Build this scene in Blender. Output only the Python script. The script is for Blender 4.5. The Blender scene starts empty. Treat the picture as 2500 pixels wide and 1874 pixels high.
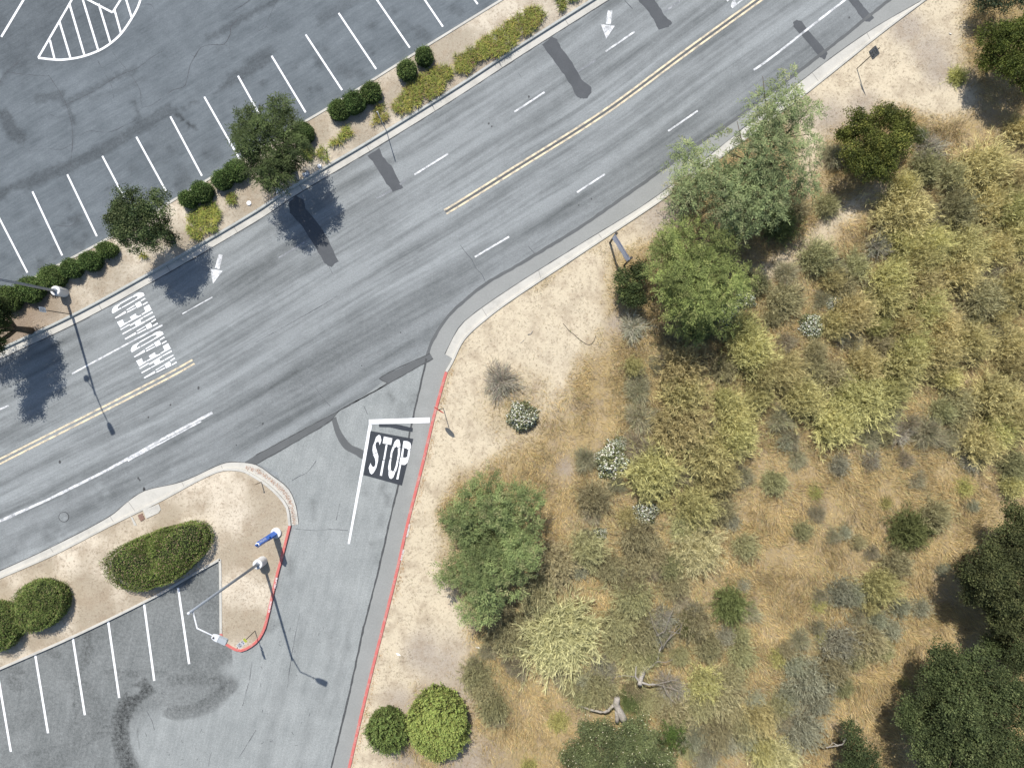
import bpy, bmesh, math, random
import numpy as np
from mathutils import Vector, Matrix, geometry
C = bpy.context.scene.collection
PI = math.pi

# ------------------------------------------------------------------ camera, sky, sun, exposure
CAM_H = 42.0
scene = bpy.context.scene
cam_d = bpy.data.cameras.new('camera')
cam_d.sensor_fit = 'HORIZONTAL'
cam_d.angle_x = 2 * math.atan((2500 / 2 / 35) / CAM_H)
cam_d.clip_end = 2000
cam = bpy.data.objects.new('camera', cam_d)
cam.location = (0, 0, CAM_H)
C.objects.link(cam)
scene.camera = cam
SUN = Vector((-0.206, 0.713, 1.0)).normalized()
el = math.asin(SUN.z); az = math.atan2(SUN.x, SUN.y)
world = bpy.data.worlds.new('World'); scene.world = world
world.use_nodes = True
nt = world.node_tree
sky = nt.nodes.new('ShaderNodeTexSky'); sky.sky_type = 'NISHITA'; sky.sun_disc = False
sky.sun_elevation = el; sky.sun_rotation = az
nt.links.new(sky.outputs[0], nt.nodes['Background'].inputs[0])
nt.nodes['Background'].inputs[1].default_value = 0.10
sun_d = bpy.data.lights.new('sun', 'SUN'); sun_d.energy = 4.1; sun_d.angle = math.radians(0.5)
sun_d.color = (1.0, 0.955, 0.89)
sun = bpy.data.objects.new('sun', sun_d); C.objects.link(sun)
sun.rotation_euler = (-SUN).to_track_quat('-Z', 'Y').to_euler()
sun.location = (-10, 30, 60)
scene.view_settings.view_transform = 'Standard'
scene.view_settings.look = 'None'
scene.view_settings.exposure = 0.46
scene.view_settings.gamma = 1.0
scene.cycles.max_bounces = 6
scene.cycles.diffuse_bounces = 3
scene.cycles.transparent_max_bounces = 8

# ------------------------------------------------------------------ helpers
rng = np.random.default_rng(7)
random.seed(7)

def W(sx, sy, h=0.0):            # a point of the survey drawing (35 units per metre) at height h, seen from the camera's height
    k = (1 - h / CAM_H) / 35
    return ((sx - 1250) * k, (937 - sy) * k)
def D(x, y, h=0.0): return W(x * 2500 / 2212, y * 2500 / 2212, h)
def T(c, r):
    oy = (0, 470, 940, 1404)[r]
    return lambda x, y, h=0.0: W(c * 625 + x / 3.528, oy + y / 3.528, h)
def Z(x0, y0, s): return lambda x, y, h=0.0: W(x0 + x / s, y0 + y / s, h)

def tag(o, label=None, cat=None, group=None, kind=None):
    if label: o['label'] = label
    if cat: o['category'] = cat
    if group: o['group'] = group
    if kind: o['kind'] = kind
    return o
def empty(name, loc=(0, 0, 0), rz=0):
    o = bpy.data.objects.new(name, None); C.objects.link(o)
    o.location = loc; o.rotation_euler = (0, 0, rz); o.empty_display_size = 0.2
    return o
def link(name, me, mats=(), parent=None):
    for m in mats: me.materials.append(m)
    o = bpy.data.objects.new(name, me); C.objects.link(o)
    if parent is not None: o.parent = parent
    return o

class MB:                        # collects faces, links them as ONE mesh object
    def __init__(s): s.v = []; s.f = []; s.m = []
    def add(s, vs, fs, m=0):
        b = len(s.v); s.v += [tuple(v) for v in vs]
        for f in fs: s.f.append([b + i for i in f]); s.m.append(m)
    def poly(s, pts, z, m=0):
        pts = [(p[0], p[1]) for p in pts]
        a = sum(pts[i - 1][0] * pts[i][1] - pts[i][0] * pts[i - 1][1] for i in range(len(pts)))
        if a < 0: pts = pts[::-1]
        s.add([(x, y, z) for x, y in pts], [list(range(len(pts)))], m)
    def box(s, c, size, rz=0, m=0, tilt=None):
        M = Matrix.Rotation(rz, 3, 'Z')
        if tilt is not None: M = M @ tilt
        vs = []
        for dz in (-.5, .5):
            for dx, dy in ((-.5, -.5), (.5, -.5), (.5, .5), (-.5, .5)):
                vs.append(Vector(c) + M @ Vector((dx * size[0], dy * size[1], dz * size[2])))
        s.add(vs, [[3, 2, 1, 0], [4, 5, 6, 7], [0, 1, 5, 4], [1, 2, 6, 5], [2, 3, 7, 6], [3, 0, 4, 7]], m)
    def tube(s, pts, rads, n=10, m=0, cap=True):
        pts = [Vector(p) for p in pts]
        if not hasattr(rads, '__len__'): rads = [rads] * len(pts)
        vs = []; ref = None
        for i, p in enumerate(pts):
            d = (pts[min(i + 1, len(pts) - 1)] - pts[max(i - 1, 0)]).normalized()
            if ref is None: ref = Vector((1, 0, 0)) if abs(d.x) < .8 else Vector((0, 1, 0))
            a = d.cross(ref).normalized(); b = d.cross(a).normalized(); ref = b.cross(d) if False else ref
            for k in range(n):
                t = 2 * PI * k / n
                vs.append(p + (a * math.cos(t) + b * math.sin(t)) * rads[i])
        fs = []
        for i in range(len(pts) - 1):
            for k in range(n):
                k2 = (k + 1) % n
                fs.append([i * n + k, (i + 1) * n + k, (i + 1) * n + k2, i * n + k2])
        if cap:
            fs.append(list(range(n))); fs.append([(len(pts) - 1) * n + k for k in reversed(range(n))])
        s.add(vs, fs, m)
    def lathe(s, c, prof, n=24, m=0):     # prof = [(r, z)]
        vs = []; fs = []
        for r, z in prof:
            for k in range(n):
                t = 2 * PI * k / n
                vs.append((c[0] + r * math.cos(t), c[1] + r * math.sin(t), c[2] + z))
        for i in range(len(prof) - 1):
            for k in range(n):
                k2 = (k + 1) % n
                fs.append([i * n + k, i * n + k2, (i + 1) * n + k2, (i + 1) * n + k])
        fs.append([(len(prof) - 1) * n + k for k in range(n)]); fs.append(list(reversed(range(n))))
        s.add(vs, fs, m)
    def build(s, name, mats, parent=None, smooth=False):
        me = bpy.data.meshes.new(name); me.from_pydata(s.v, [], s.f)
        if not isinstance(mats, (list, tuple)): mats = [mats]
        o = link(name, me, mats, parent)
        me.polygons.foreach_set('material_index', s.m)
        if smooth: me.polygons.foreach_set('use_smooth', [True] * len(s.f))
        me.update()
        return o

def npmesh(name, V, F, col=None, midx=None):      # V (n,3)  F (m,3|4)  col (m,3) per face
    me = bpy.data.meshes.new(name)
    V = np.asarray(V, np.float32); F = np.asarray(F, np.int32); n = F.shape[1]
    me.vertices.add(len(V)); me.vertices.foreach_set('co', V.ravel())
    me.loops.add(F.size); me.loops.foreach_set('vertex_index', F.ravel())
    me.polygons.add(len(F)); me.polygons.foreach_set('loop_start', np.arange(0, F.size, n, dtype=np.int32))
    me.polygons.foreach_set('loop_total', np.full(len(F), n, np.int32))
    if midx is not None: me.polygons.foreach_set('material_index', np.asarray(midx, np.int32))
    me.update(calc_edges=True)
    if col is not None:
        a = me.attributes.new('col', 'FLOAT_COLOR', 'FACE')
        a.data.foreach_set('color', np.c_[np.clip(col, 0, 1), np.ones(len(col))].astype(np.float32).ravel())
    return me

def vnoise(x, y, seed=0):
    x = np.asarray(x, float); y = np.asarray(y, float)
    xi = np.floor(x).astype(np.int64); yi = np.floor(y).astype(np.int64); fx = x - xi; fy = y - yi
    fx = fx * fx * (3 - 2 * fx); fy = fy * fy * (3 - 2 * fy)
    def h(a, b):
        n = (a * 374761393 + b * 668265263 + seed * 974711) & 0xFFFFFFFF
        n = ((n ^ (n >> 13)) * 1274126177) & 0xFFFFFFFF
        return ((n ^ (n >> 16)) & 0xFFFF) / 65535.0
    return (h(xi, yi) * (1 - fx) + h(xi + 1, yi) * fx) * (1 - fy) + (h(xi, yi + 1) * (1 - fx) + h(xi + 1, yi + 1) * fx) * fy
def fbm(x, y, seed=0, o=4):
    t = 0; a = .5
    for k in range(o):
        t = t + a * vnoise(np.asarray(x) * 2 ** k, np.asarray(y) * 2 ** k, seed + k * 17); a *= .5
    return t / (1 - .5 ** o)
def inpoly(x, y, P):
    x = np.asarray(x); y = np.asarray(y); c = np.zeros(x.shape, bool); n = len(P)
    for i in range(n):
        x1, y1 = P[i - 1][:2]; x2, y2 = P[i][:2]
        if y1 == y2: continue
        c ^= ((y1 > y) != (y2 > y)) & (x < (x2 - x1) * (y - y1) / (y2 - y1) + x1)
    return c
def pdist(x, y, P, closed=False):
    x = np.asarray(x, float); y = np.asarray(y, float); d = np.full(x.shape, 1e9)
    for i in range(0 if closed else 1, len(P)):
        ax, ay = P[i - 1][:2]; bx, by = P[i][:2]; L = (bx - ax) ** 2 + (by - ay) ** 2 + 1e-12
        t = np.clip(((x - ax) * (bx - ax) + (y - ay) * (by - ay)) / L, 0, 1)
        d = np.minimum(d, np.hypot(x - ax - t * (bx - ax), y - ay - t * (by - ay)))
    return d
def spline(P, step=0.35):
    P = [np.array(p[:2], float) for p in P]; out = []
    for i in range(len(P) - 1):
        p0 = P[i - 1] if i else 2 * P[0] - P[1]; p1 = P[i]; p2 = P[i + 1]; p3 = P[i + 2] if i + 2 < len(P) else 2 * p2 - p1
        n = max(1, int(np.linalg.norm(p2 - p1) / step))
        d1 = np.linalg.norm(p2 - p1); m1 = (p2 - p0) / (np.linalg.norm(p2 - p1) + np.linalg.norm(p1 - p0)) * d1
        m2 = (p3 - p1) / (np.linalg.norm(p3 - p2) + d1) * d1
        for k in range(n):
            t = k / n
            out.append((2*t**3-3*t*t+1)*p1 + (t**3-2*t*t+t)*m1 + (-2*t**3+3*t*t)*p2 + (t**3-t*t)*m2)
    out.append(P[-1]); return out
def ext(P, a=0, b=0):             # lengthen a polyline at both ends
    P = [np.array(p[:2], float) for p in P]
    if a: d = P[0] - P[1]; P = [P[0] + d / np.linalg.norm(d) * a] + P
    if b: d = P[-1] - P[-2]; P = P + [P[-1] + d / np.linalg.norm(d) * b]
    return P
def offset(P, d):                 # d > 0: to the left of travel
    P = np.array([p[:2] for p in P], float); t = np.gradient(P, axis=0); t /= np.linalg.norm(t, axis=1)[:, None] + 1e-9
    return P + np.c_[-t[:, 1], t[:, 0]] * d
def ribbon(mb, P, d0, d1, z, m=0, jit=0.0):
    A = offset(P, d0); B = offset(P, d1)
    if jit:
        A += (rng.random(A.shape) - .5) * jit; B += (rng.random(B.shape) - .5) * jit
    n = len(A)
    mb.add([(x, y, z) for x, y in A] + [(x, y, z) for x, y in B], [[i, i + 1, n + i + 1, n + i] if d0 < d1 and False else [n + i, i, i + 1, n + i + 1] if d1 > d0 else [i, n + i, n + i + 1, i + 1] for i in range(n - 1)], m)
def sweep(mb, P, prof, m=0):      # prof = [(offset, z)] swept along P
    R = [offset(P, d) for d, z in prof]; n = len(R[0]); vs = []
    for r, (d, z) in zip(R, prof): vs += [(x, y, z) for x, y in r]
    fs = []
    for j in range(len(prof) - 1):
        for i in range(n - 1):
            fs.append([j * n + i, j * n + i + 1, (j + 1) * n + i + 1, (j + 1) * n + i])
    fs.append([j * n for j in range(len(prof))]); fs.append([j * n + n - 1 for j in reversed(range(len(prof)))])
    mb.add(vs, fs, m)
def sheet(poly, step, z=0.0, far=None):     # polygon filled with a fine triangle grid -> V, F
    poly = [np.array(p[:2], float) for p in poly]; B = []
    for i in range(len(poly)):
        a = poly[i - 1]; b = poly[i]; n = max(1, int(np.linalg.norm(b - a) / (step * 2)))
        for k in range(n): B.append(a + (b - a) * k / n)
    nb = len(B); A = np.array(B); lo = A.min(0); hi = A.max(0)
    gx, gy = np.meshgrid(np.arange(lo[0], hi[0], step), np.arange(lo[1], hi[1], step)); gx = gx.ravel(); gy = gy.ravel()
    gx = gx + (rng.random(gx.shape) - .5) * step * .5; gy = gy + (rng.random(gy.shape) - .5) * step * .5
    keep = (np.abs(gx) < 40) & (np.abs(gy) < 31)
    gx, gy = gx[keep], gy[keep]
    k = inpoly(gx, gy, A) & (pdist(gx, gy, A, True) > step * .45); gx, gy = gx[k], gy[k]
    pts = [Vector(p) for p in B] + [Vector(p) for p in zip(gx, gy)]
    r = geometry.delaunay_2d_cdt(pts, [], [list(range(nb))], 1, 1e-5)
    V = np.array([(v.x, v.y, z) for v in r[0]]); F = []
    for f in r[2]:
        for q in range(1, len(f) - 1): F.append((f[0], f[q], f[q + 1]))
    F = np.array(F, int)
    a = V[F]; s = np.cross(a[:, 1] - a[:, 0], a[:, 2] - a[:, 0])[:, 2] < 0; F[s] = F[s][:, ::-1]
    return V, F
def pattr(me, name, vals, typ='FLOAT'):
    a = me.attributes.new(name, typ, 'POINT')
    if typ == 'FLOAT': a.data.foreach_set('value', np.asarray(vals, np.float32))
    else: a.data.foreach_set('color', np.c_[vals, np.ones(len(vals))].astype(np.float32).ravel())

# ------------------------------------------------------------------ materials
class NT:
    def __init__(s, name):
        s.m = bpy.data.materials.new(name); s.m.use_nodes = True; s.t = s.m.node_tree
        s.b = s.t.nodes['Principled BSDF']; s.out = s.t.nodes['Material Output']
        s.b.inputs['Specular IOR Level'].default_value = 0.25
    def n(s, k, **kw):
        x = s.t.nodes.new(k)
        for a, v in kw.items(): setattr(x, a, v)
        return x
    def l(s, a, b): s.t.links.new(a, b)
    def noise(s, vec, scale, detail=4, rough=.6):
        x = s.n('ShaderNodeTexNoise'); x.inputs['Scale'].default_value = scale; x.inputs['Detail'].default_value = detail; x.inputs['Roughness'].default_value = rough
        s.l(vec, x.inputs['Vector']); return x.outputs['Fac']
    def ramp(s, fac, stops):
        x = s.n('ShaderNodeValToRGB'); s.l(fac, x.inputs[0]); e = x.color_ramp.elements
        while len(e) < len(stops): e.new(.5)
        for q, (p, c) in zip(e, stops): q.position = p; q.color = (*c, 1) if len(c) == 3 else c
        return x.outputs[0]
    def mix(s, a, b, f, mode='MIX'):
        x = s.n('ShaderNodeMix', data_type='RGBA', blend_type=mode)
        for sock, v in ((x.inputs[6], a), (x.inputs[7], b), (x.inputs[0], f)):
            if isinstance(v, (int, float)): sock.default_value = v
            elif isinstance(v, tuple): sock.default_value = (*v, 1)
            else: s.l(v, sock)
        return x.outputs[2]
    def math(s, op, a, b=0.0):
        x = s.n('ShaderNodeMath', operation=op)
        for i, v in ((0, a), (1, b)):
            if isinstance(v, (int, float)): x.inputs[i].default_value = v
            else: s.l(v, x.inputs[i])
        return x.outputs[0]
    def mapr(s, v, a, b, c, d):
        x = s.n('ShaderNodeMapRange'); s.l(v, x.inputs[0])
        for i, q in enumerate((a, b, c, d)): x.inputs[i + 1].default_value = q
        return x.outputs[0]
    def obj(s): return s.n('ShaderNodeTexCoord').outputs['Object']
    def attr(s, name): return s.n('ShaderNodeAttribute', attribute_name=name)
    def bump(s, h, strength=.3, dist=.01):
        x = s.n('ShaderNodeBump'); x.inputs['Strength'].default_value = strength; x.inputs['Distance'].default_value = dist
        s.l(h, x.inputs['Height']); s.l(x.outputs[0], s.b.inputs['Normal'])
    def done(s, col, rough=.85):
        if isinstance(col, tuple): s.b.inputs['Base Color'].default_value = (*col, 1)
        else: s.l(col, s.b.inputs['Base Color'])
        s.b.inputs['Roughness'].default_value = rough
        return s.m

def m_plain(name, col, var=.15, scale=6, rough=.7, metal=0):
    t = NT(name); f = t.noise(t.obj(), scale, 5)
    c = t.ramp(f, [(.3, tuple(x * (1 - var) for x in col)), (.7, tuple(min(1, x * (1 + var)) for x in col))])
    t.b.inputs['Metallic'].default_value = metal
    return t.done(c, rough)
def m_asphalt(name, lo, hi, uv=False, streak=1.0, speck=.5, ang=None):
    """weathered asphalt: aggregate grain, blotches, wheel-path streaks (along the UV's u, or along ang), painted-on 'stain' field"""
    t = NT(name); o = t.obj()
    big = t.noise(o, .22, 5, .6); mid = t.noise(o, 1.3, 7, .75)
    fine = t.noise(o, 8, 6, .95); grit = t.noise(o, 21, 3, .9)
    f = t.math('ADD', t.math('MULTIPLY', big, .35), t.math('MULTIPLY', mid, .3))
    if uv:
        mp = t.n('ShaderNodeMapping'); mp.inputs['Scale'].default_value = (.055, 1.0, 1); t.l(t.n('ShaderNodeUVMap').outputs[0], mp.inputs[0]); sv = mp.outputs[0]
        st = t.noise(sv, 1.1, 5, .62); st2 = t.noise(sv, 4.5, 4, .7)
        f = t.math('ADD', f, t.math('ADD', t.math('MULTIPLY', st, .85 * streak), t.math('MULTIPLY', st2, .28 * streak)))
        lo_p, hi_p = .68, 1.12
    else:
        f = t.math('ADD', f, t.math('MULTIPLY', t.noise(o, .6, 3, .5), .3)); lo_p, hi_p = .27, .69
        if ang is not None:
            mr = t.n('ShaderNodeMapping'); mr.inputs['Rotation'].default_value = (0, 0, -ang); t.l(o, mr.inputs[0])
            mp = t.n('ShaderNodeMapping'); mp.inputs['Scale'].default_value = (.10, 1.0, 1); t.l(mr.outputs[0], mp.inputs[0])
            s1 = t.noise(mp.outputs[0], 1.6, 6, .7); s2 = t.noise(mp.outputs[0], 6.5, 4, .75)
            f = t.math('ADD', f, t.math('ADD', t.math('MULTIPLY', t.mapr(s1, .3, .7, -1, 1), .09 * streak), t.math('MULTIPLY', t.mapr(s2, .3, .7, -1, 1), .07 * streak)))
    f = t.mapr(f, lo_p, hi_p, 0, 1)
    c = t.mix(lo, hi, f)
    g = t.math('ADD', t.math('MULTIPLY', t.mapr(fine, .36, .64, -1, 1), .17 * speck), t.math('MULTIPLY', t.mapr(grit, .3, .7, -1, 1), .20 * speck))
    mul = t.math('ADD', t.math('MULTIPLY', t.math('MULTIPLY', t.attr('stain').outputs['Fac'], t.mapr(t.noise(o, 4.5, 6, .85), .36, .64, .55, 1.4)), -1.0), 1.0)
    mul = t.math('MULTIPLY', mul, t.math('ADD', g, 1.0))
    cc = t.n('ShaderNodeCombineColor')
    for i in range(3): t.l(mul, cc.inputs[i])
    c = t.mix(c, cc.outputs[0], 1.0, 'MULTIPLY')
    t.bump(grit, .35, .01)
    return t.done(c, .9)
def m_paint(name, col, wear=.5, under=(.19, .2, .21)):
    t = NT(name); o = t.obj()
    a = t.noise(o, 2.2, 5, .7); b = t.noise(o, 22, 3, .8)
    f = t.math('ADD', t.math('MULTIPLY', a, .55), t.math('MULTIPLY', b, .45))
    w = t.mapr(f, .30 + .28 * wear, .36 + .34 * wear, 1 - .75 * min(1, wear * 1.6), 0) if False else t.mapr(f, .25 + .25 * wear, .40 + .30 * wear, 0, 1)
    c = t.mix(under, t.mix(tuple(x * .86 for x in col), col, t.mapr(a, .35, .6, 0, 1)), w)
    return t.done(c, .8)
def m_concrete(name, col, var=.12):
    t = NT(name); o = t.obj()
    a = t.noise(o, .8, 6, .65); b = t.noise(o, 9, 4, .7)
    f = t.math('ADD', t.math('MULTIPLY', a, .7), t.math('MULTIPLY', b, .3))
    c = t.ramp(f, [(.32, tuple(x * (1 - 2 * var) for x in col)), (.5, col), (.68, tuple(min(1, x * (1 + var)) for x in col))])
    t.bump(b, .2, .01)
    return t.done(c, .9)
def m_dirt(name):
    t = NT(name); o = t.obj(); base = t.attr('tint').outputs['Color']
    a = t.noise(o, .9, 6, .65); b = t.noise(o, 5.5, 5, .75); c3 = t.noise(o, 26, 3, .8)
    c = t.mix(base, (.30, .235, .165), t.mapr(a, .47, .66, 0, .6))
    c = t.mix(c, (.24, .19, .135), t.mapr(b, .52, .64, 0, .75))
    c = t.mix(c, (.64, .56, .45), t.mapr(c3, .56, .72, 0, .6))
    c = t.mix(c, (.15, .12, .085), t.mapr(c3, .28, .42, .75, 0))
    v = t.n('ShaderNodeTexVoronoi'); v.inputs['Scale'].default_value = 3.2; t.l(o, v.inputs['Vector'])
    c = t.mix(c, (.11, .085, .06), t.mapr(v.outputs['Distance'], .05, .11, .45, 0))
    t.bump(t.math('ADD', b, t.math('MULTIPLY', c3, .4)), .6, .05)
    return t.done(c, .95)
def m_leaf(name, trans=.25, hue=.02, val=.18, rough=.75):
    t = NT(name); c = t.attr('col').outputs['Color']
    oi = t.n('ShaderNodeObjectInfo'); hs = t.n('ShaderNodeHueSaturation')
    t.l(c, hs.inputs['Color']); t.l(t.mapr(oi.outputs['Random'], 0, 1, .5 - hue, .5 + hue), hs.inputs['Hue'])
    r2 = t.math('FRACT', t.math('MULTIPLY', oi.outputs['Random'], 17.31))
    t.l(t.mapr(r2, 0, 1, 1 - val, 1 + val), hs.inputs['Value'])
    t.done(hs.outputs[0], rough)
    tr = t.n('ShaderNodeBsdfTranslucent'); t.l(hs.outputs[0], tr.inputs[0])
    mx = t.n('ShaderNodeMixShader'); mx.inputs[0].default_value = trans
    t.l(t.b.outputs[0], mx.inputs[1]); t.l(tr.outputs[0], mx.inputs[2]); t.l(mx.outputs[0], t.out.inputs[0])
    return t.m

M = {}
M['road'] = m_asphalt('road_asphalt', (.088, .096, .097), (.248, .264, .266), True, 1.2, 1.1)
M['drive'] = m_asphalt('driveway_asphalt', (.192, .206, .202), (.315, .330, .322), False, speck=1.3, ang=math.radians(76))
M['lot'] = m_asphalt('car_park_asphalt', (.078, .092, .102), (.165, .187, .202), False, speck=1.0, ang=math.radians(31))
M['shoulder'] = m_asphalt('shoulder_asphalt', (.225, .232, .222), (.285, .29, .278), False, speck=.6)
M['patch'] = m_asphalt('seal_patch', (.062, .067, .072), (.105, .111, .118), False, speck=.5)
M['trench'] = m_asphalt('trench_patch', (.085, .09, .091), (.135, .14, .141), False, speck=.4)
M['black'] = m_asphalt('blackout_paint', (.026, .030, .036), (.062, .069, .079), False, speck=.6)
M['tar'] = m_plain('tar_seal', (.072, .075, .076), .3, 8, .8)
M['crack'] = m_plain('crack_fill', (.075, .08, .088), .3, 8, .9)
M['white'] = m_paint('white_paint', (.84, .85, .86), .12)
M['legend'] = m_paint('legend_paint', (.80, .81, .81), .22)
M['worn'] = m_paint('worn_white_paint', (.72, .73, .73), .50)
M['faint'] = m_paint('faint_white_paint', (.58, .59, .60), 1.0)
M['yellow'] = m_paint('yellow_paint', (.74, .62, .42), .46)
M['redkerb'] = m_paint('red_kerb_paint', (.52, .135, .12), .34, (.50, .36, .31))
M['conc'] = m_concrete('kerb_concrete', (.47, .455, .41))
M['concd'] = m_concrete('old_kerb_concrete', (.40, .41, .385))
M['joint'] = m_plain('joint', (.22, .21, .19), .2)
M['dirt'] = m_dirt('bare_soil')
M['steel'] = m_plain('galvanised_steel', (.30, .33, .37), .12, 9, .5, .35)
M['dark'] = m_plain('dark_metal', (.055, .05, .045), .2, 9, .6)
M['headg'] = m_plain('lamp_housing', (.58, .60, .63), .06, 5, .5)
M['headl'] = m_plain('lamp_grille', (.33, .36, .38), .1, 30, .5)
M['pier'] = m_concrete('pier_concrete', (.62, .615, .60), .1)
M['blue'] = m_plain('blue_enamel', (.035, .14, .52), .12, 6, .35)
M['dblue'] = m_plain('dark_blue_panel', (.015, .06, .22), .1, 6, .4)
M['signw'] = m_plain('sign_white', (.74, .75, .77), .04, 6, .5)
M['signg'] = m_plain('sign_shade_grey', (.30, .31, .31), .1, 6, .6)
M['signk'] = m_plain('sign_black', (.02, .022, .024), .1, 6, .6)
M['signr'] = m_plain('sign_red', (.50, .03, .03), .1, 6, .5)
M['signy'] = m_plain('sign_yellow_green', (.55, .62, .10), .08, 6, .5)
M['ban'] = m_plain('banner_vinyl', (.66, .69, .80), .06, 3, .6)
M['banb'] = m_plain('banner_blue', (.03, .06, .30), .1, 6, .6)
M['wood'] = m_plain('weathered_wood', (.20, .14, .09), .25, 14, .9)
M['twig'] = m_plain('grey_twig', (.225, .20, .17), .25, 14, .95)
M['bark'] = m_plain('grey_bark', (.33, .30, .26), .3, 12, .95)
M['dbark'] = m_plain('brown_bark', (.10, .075, .05), .3, 12, .95)
M['rust'] = m_plain('rusty_grate', (.21, .13, .10), .25, 14, .9)
M['lid'] = m_plain('white_lid', (.82, .83, .84), .03, 6, .5)
M['box'] = m_plain('grey_box_lid', (.33, .37, .42), .12, 9, .7)
M['iron'] = m_plain('cast_iron', (.13, .135, .14), .25, 22, .7)
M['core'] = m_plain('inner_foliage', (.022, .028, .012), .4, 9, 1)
M['litterw'] = m_plain('litter_white', (.8, .8, .78), .05, 6, .7)
M['leaf'] = m_leaf('leaf', .22)
M['hedge'] = m_leaf('hedge_leaf', .12, .012, .12)
M['brush'] = m_leaf('brush', .18, .02, .2)
M['dry'] = m_leaf('dry', .15, .008, .1)

# ------------------------------------------------------------------ setting: ground, asphalt, kerbs
KB = spline(ext([D(*p) for p in ((0,759),(173,677),(351,579),(553,461),(628,411),(801,308),(979,198),(1106,115),(1287,0))], 16, 16))
KA = spline(ext([D(*p) for p in ((0,637),(232,515),(401,416),(626,281),(708,233),(904,110),(1082,0))], 16, 16))
KCp = [D(*p) for p in ((2002,0),(1909,70),(1719,221),(1452,418),(1246,556),(1106,649),(1055,687),(1004,734),(977,787),(967,804))]
KCr = [D(*p) for p in ((967,804),(958,834),(939,904),(917,997),(881,1140),(858,1243),(794,1498),(757,1658))]
KC = spline(ext(KCp + KCr[1:], 16, 12))
TAR = spline(ext([D(*p) for p in ((1922,0),(1784,110),(1702,173),(1570,271),(1512,309),(1369,411),(1246,496),(1106,581),(1049,614),(979,672),(954,704),(929,749),(919,787),(904,852),(890,914),(860,1052),(846,1108),(814,1246),(786,1355),(756,1493),(716,1658))], 17, 12))
CL = spline(ext([D(*p) for p in ((0,996),(324,832),(418,781),(690,617),(962,458),(1106,369),(1307,242),(1482,113),(1640,-1))], 20, 20), 1.0)
KE1 = [D(*p) for p in ((0,1247),(115,1197),(246,1130),(344,1082),(471,1017),(522,1015),(553,1030),(578,1047),(603,1070),(621,1095),(627,1134))]
KE2 = [D(*p) for p in ((627,1134),(613,1190),(598,1246),(576,1343),(568,1365),(553,1386),(522,1403),(499,1395),(484,1385),(479,1366))]
KE3 = [D(*p) for p in ((479,1366),(478,1242),(477,1206))]
KE4 = [D(*p) for p in ((477,1206),(411,1243),(339,1285),(166,1370),(0,1443))]

def uv_of(x, y):
    P = np.array(CL); seg = np.linalg.norm(np.diff(P, axis=0), axis=1); cum = np.r_[0, np.cumsum(seg)]
    best = np.full(x.shape, 1e9); u = np.zeros(x.shape); v = np.zeros(x.shape)
    for i in range(len(seg)):
        d = (P[i + 1] - P[i]) / seg[i]; rx = x - P[i, 0]; ry = y - P[i, 1]
        t = np.clip(rx * d[0] + ry * d[1], 0 if i else -99, seg[i] if i < len(seg) - 1 else 999)
        dd = np.hypot(rx - t * d[0], ry - t * d[1]); k = dd < best
        best[k] = dd[k]; u[k] = (cum[i] + t)[k]; v[k] = (d[0] * ry - d[1] * rx)[k]
    return u, v
def asphalt(name, poly, step, z, mats, stain=None, extra=None, parent=None, uv=False, kind='structure'):
    V, F = sheet(poly, step, z); mi = np.zeros(len(F), int); n0 = len(V)
    if extra and extra.v:
        ef = []; em = []
        for f, m in zip(extra.f, extra.m):
            t = geometry.tessellate_polygon([[Vector(extra.v[i]) for i in f]]) if len(f) > 4 else ([(0, 1, 2)] if len(f) == 3 else [(0, 1, 2), (0, 2, 3)])
            for q in t: ef.append([f[k] + n0 for k in q]); em.append(m)
        ev = np.array(extra.v); V = np.r_[V, ev]; ef = np.array(ef)
        a = V[ef]; s = np.cross(a[:, 1] - a[:, 0], a[:, 2] - a[:, 0])[:, 2] < 0; ef[s] = ef[s][:, ::-1]
        F = np.r_[F, ef]; mi = np.r_[mi, em]
    me = npmesh(name, V, F, None, mi)
    st = np.zeros(len(V))
    if stain is not None: st[:n0] = stain(V[:n0, 0], V[:n0, 1])
    pattr(me, 'stain', st)
    if uv:
        u, v = uv_of(V[:, 0], V[:, 1]); lay = me.uv_layers.new(name='UVMap')
        lay.data.foreach_set('uv', np.c_[u, v][F.ravel()].astype(np.float32).ravel())
    o = link(name, me, mats, parent)
    if kind and parent is None: o['kind'] = kind
    return o
def strokes(items):
    """soft worn or stained strokes: (points, half width, strength)"""
    def fn(x, y):
        s = np.zeros(x.shape); wob = (fbm(x * .9, y * .9, 5) - .5)
        for P, w, k in items:
            d = pdist(x, y, P) + wob * w * .55
            s = np.maximum(s, k * np.clip((w * 1.15 - d) / (w * .32), 0, 1)) if k > 0 else np.where(d < w, np.minimum(s, k * np.clip((w - d) / (w * .5), 0, 1)), s)
        return s
    return fn
t00, t10, t20, t30 = (T(c, 0) for c in range(4)); t01, t11, t21, t31 = (T(c, 1) for c in range(4))
t02, t12, t22, t32 = (T(c, 2) for c in range(4)); t03, t13, t23, t33 = (T(c, 3) for c in range(4))
def pts(t, *a): return [t(*p) for p in a]

# wide ground sheet out to the horizon, below everything that is paved
mb = MB(); mb.add([(-400, -400, -.35), (400, -400, -.35), (400, 400, -.35), (-400, 400, -.35)], [[0, 1, 2, 3]])
g = mb.build('ground', M['dirt']); g['kind'] = 'structure'
pattr(g.data, 'tint', np.tile((.42, .33, .22), (4, 1)), 'FLOAT_COLOR')

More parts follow.
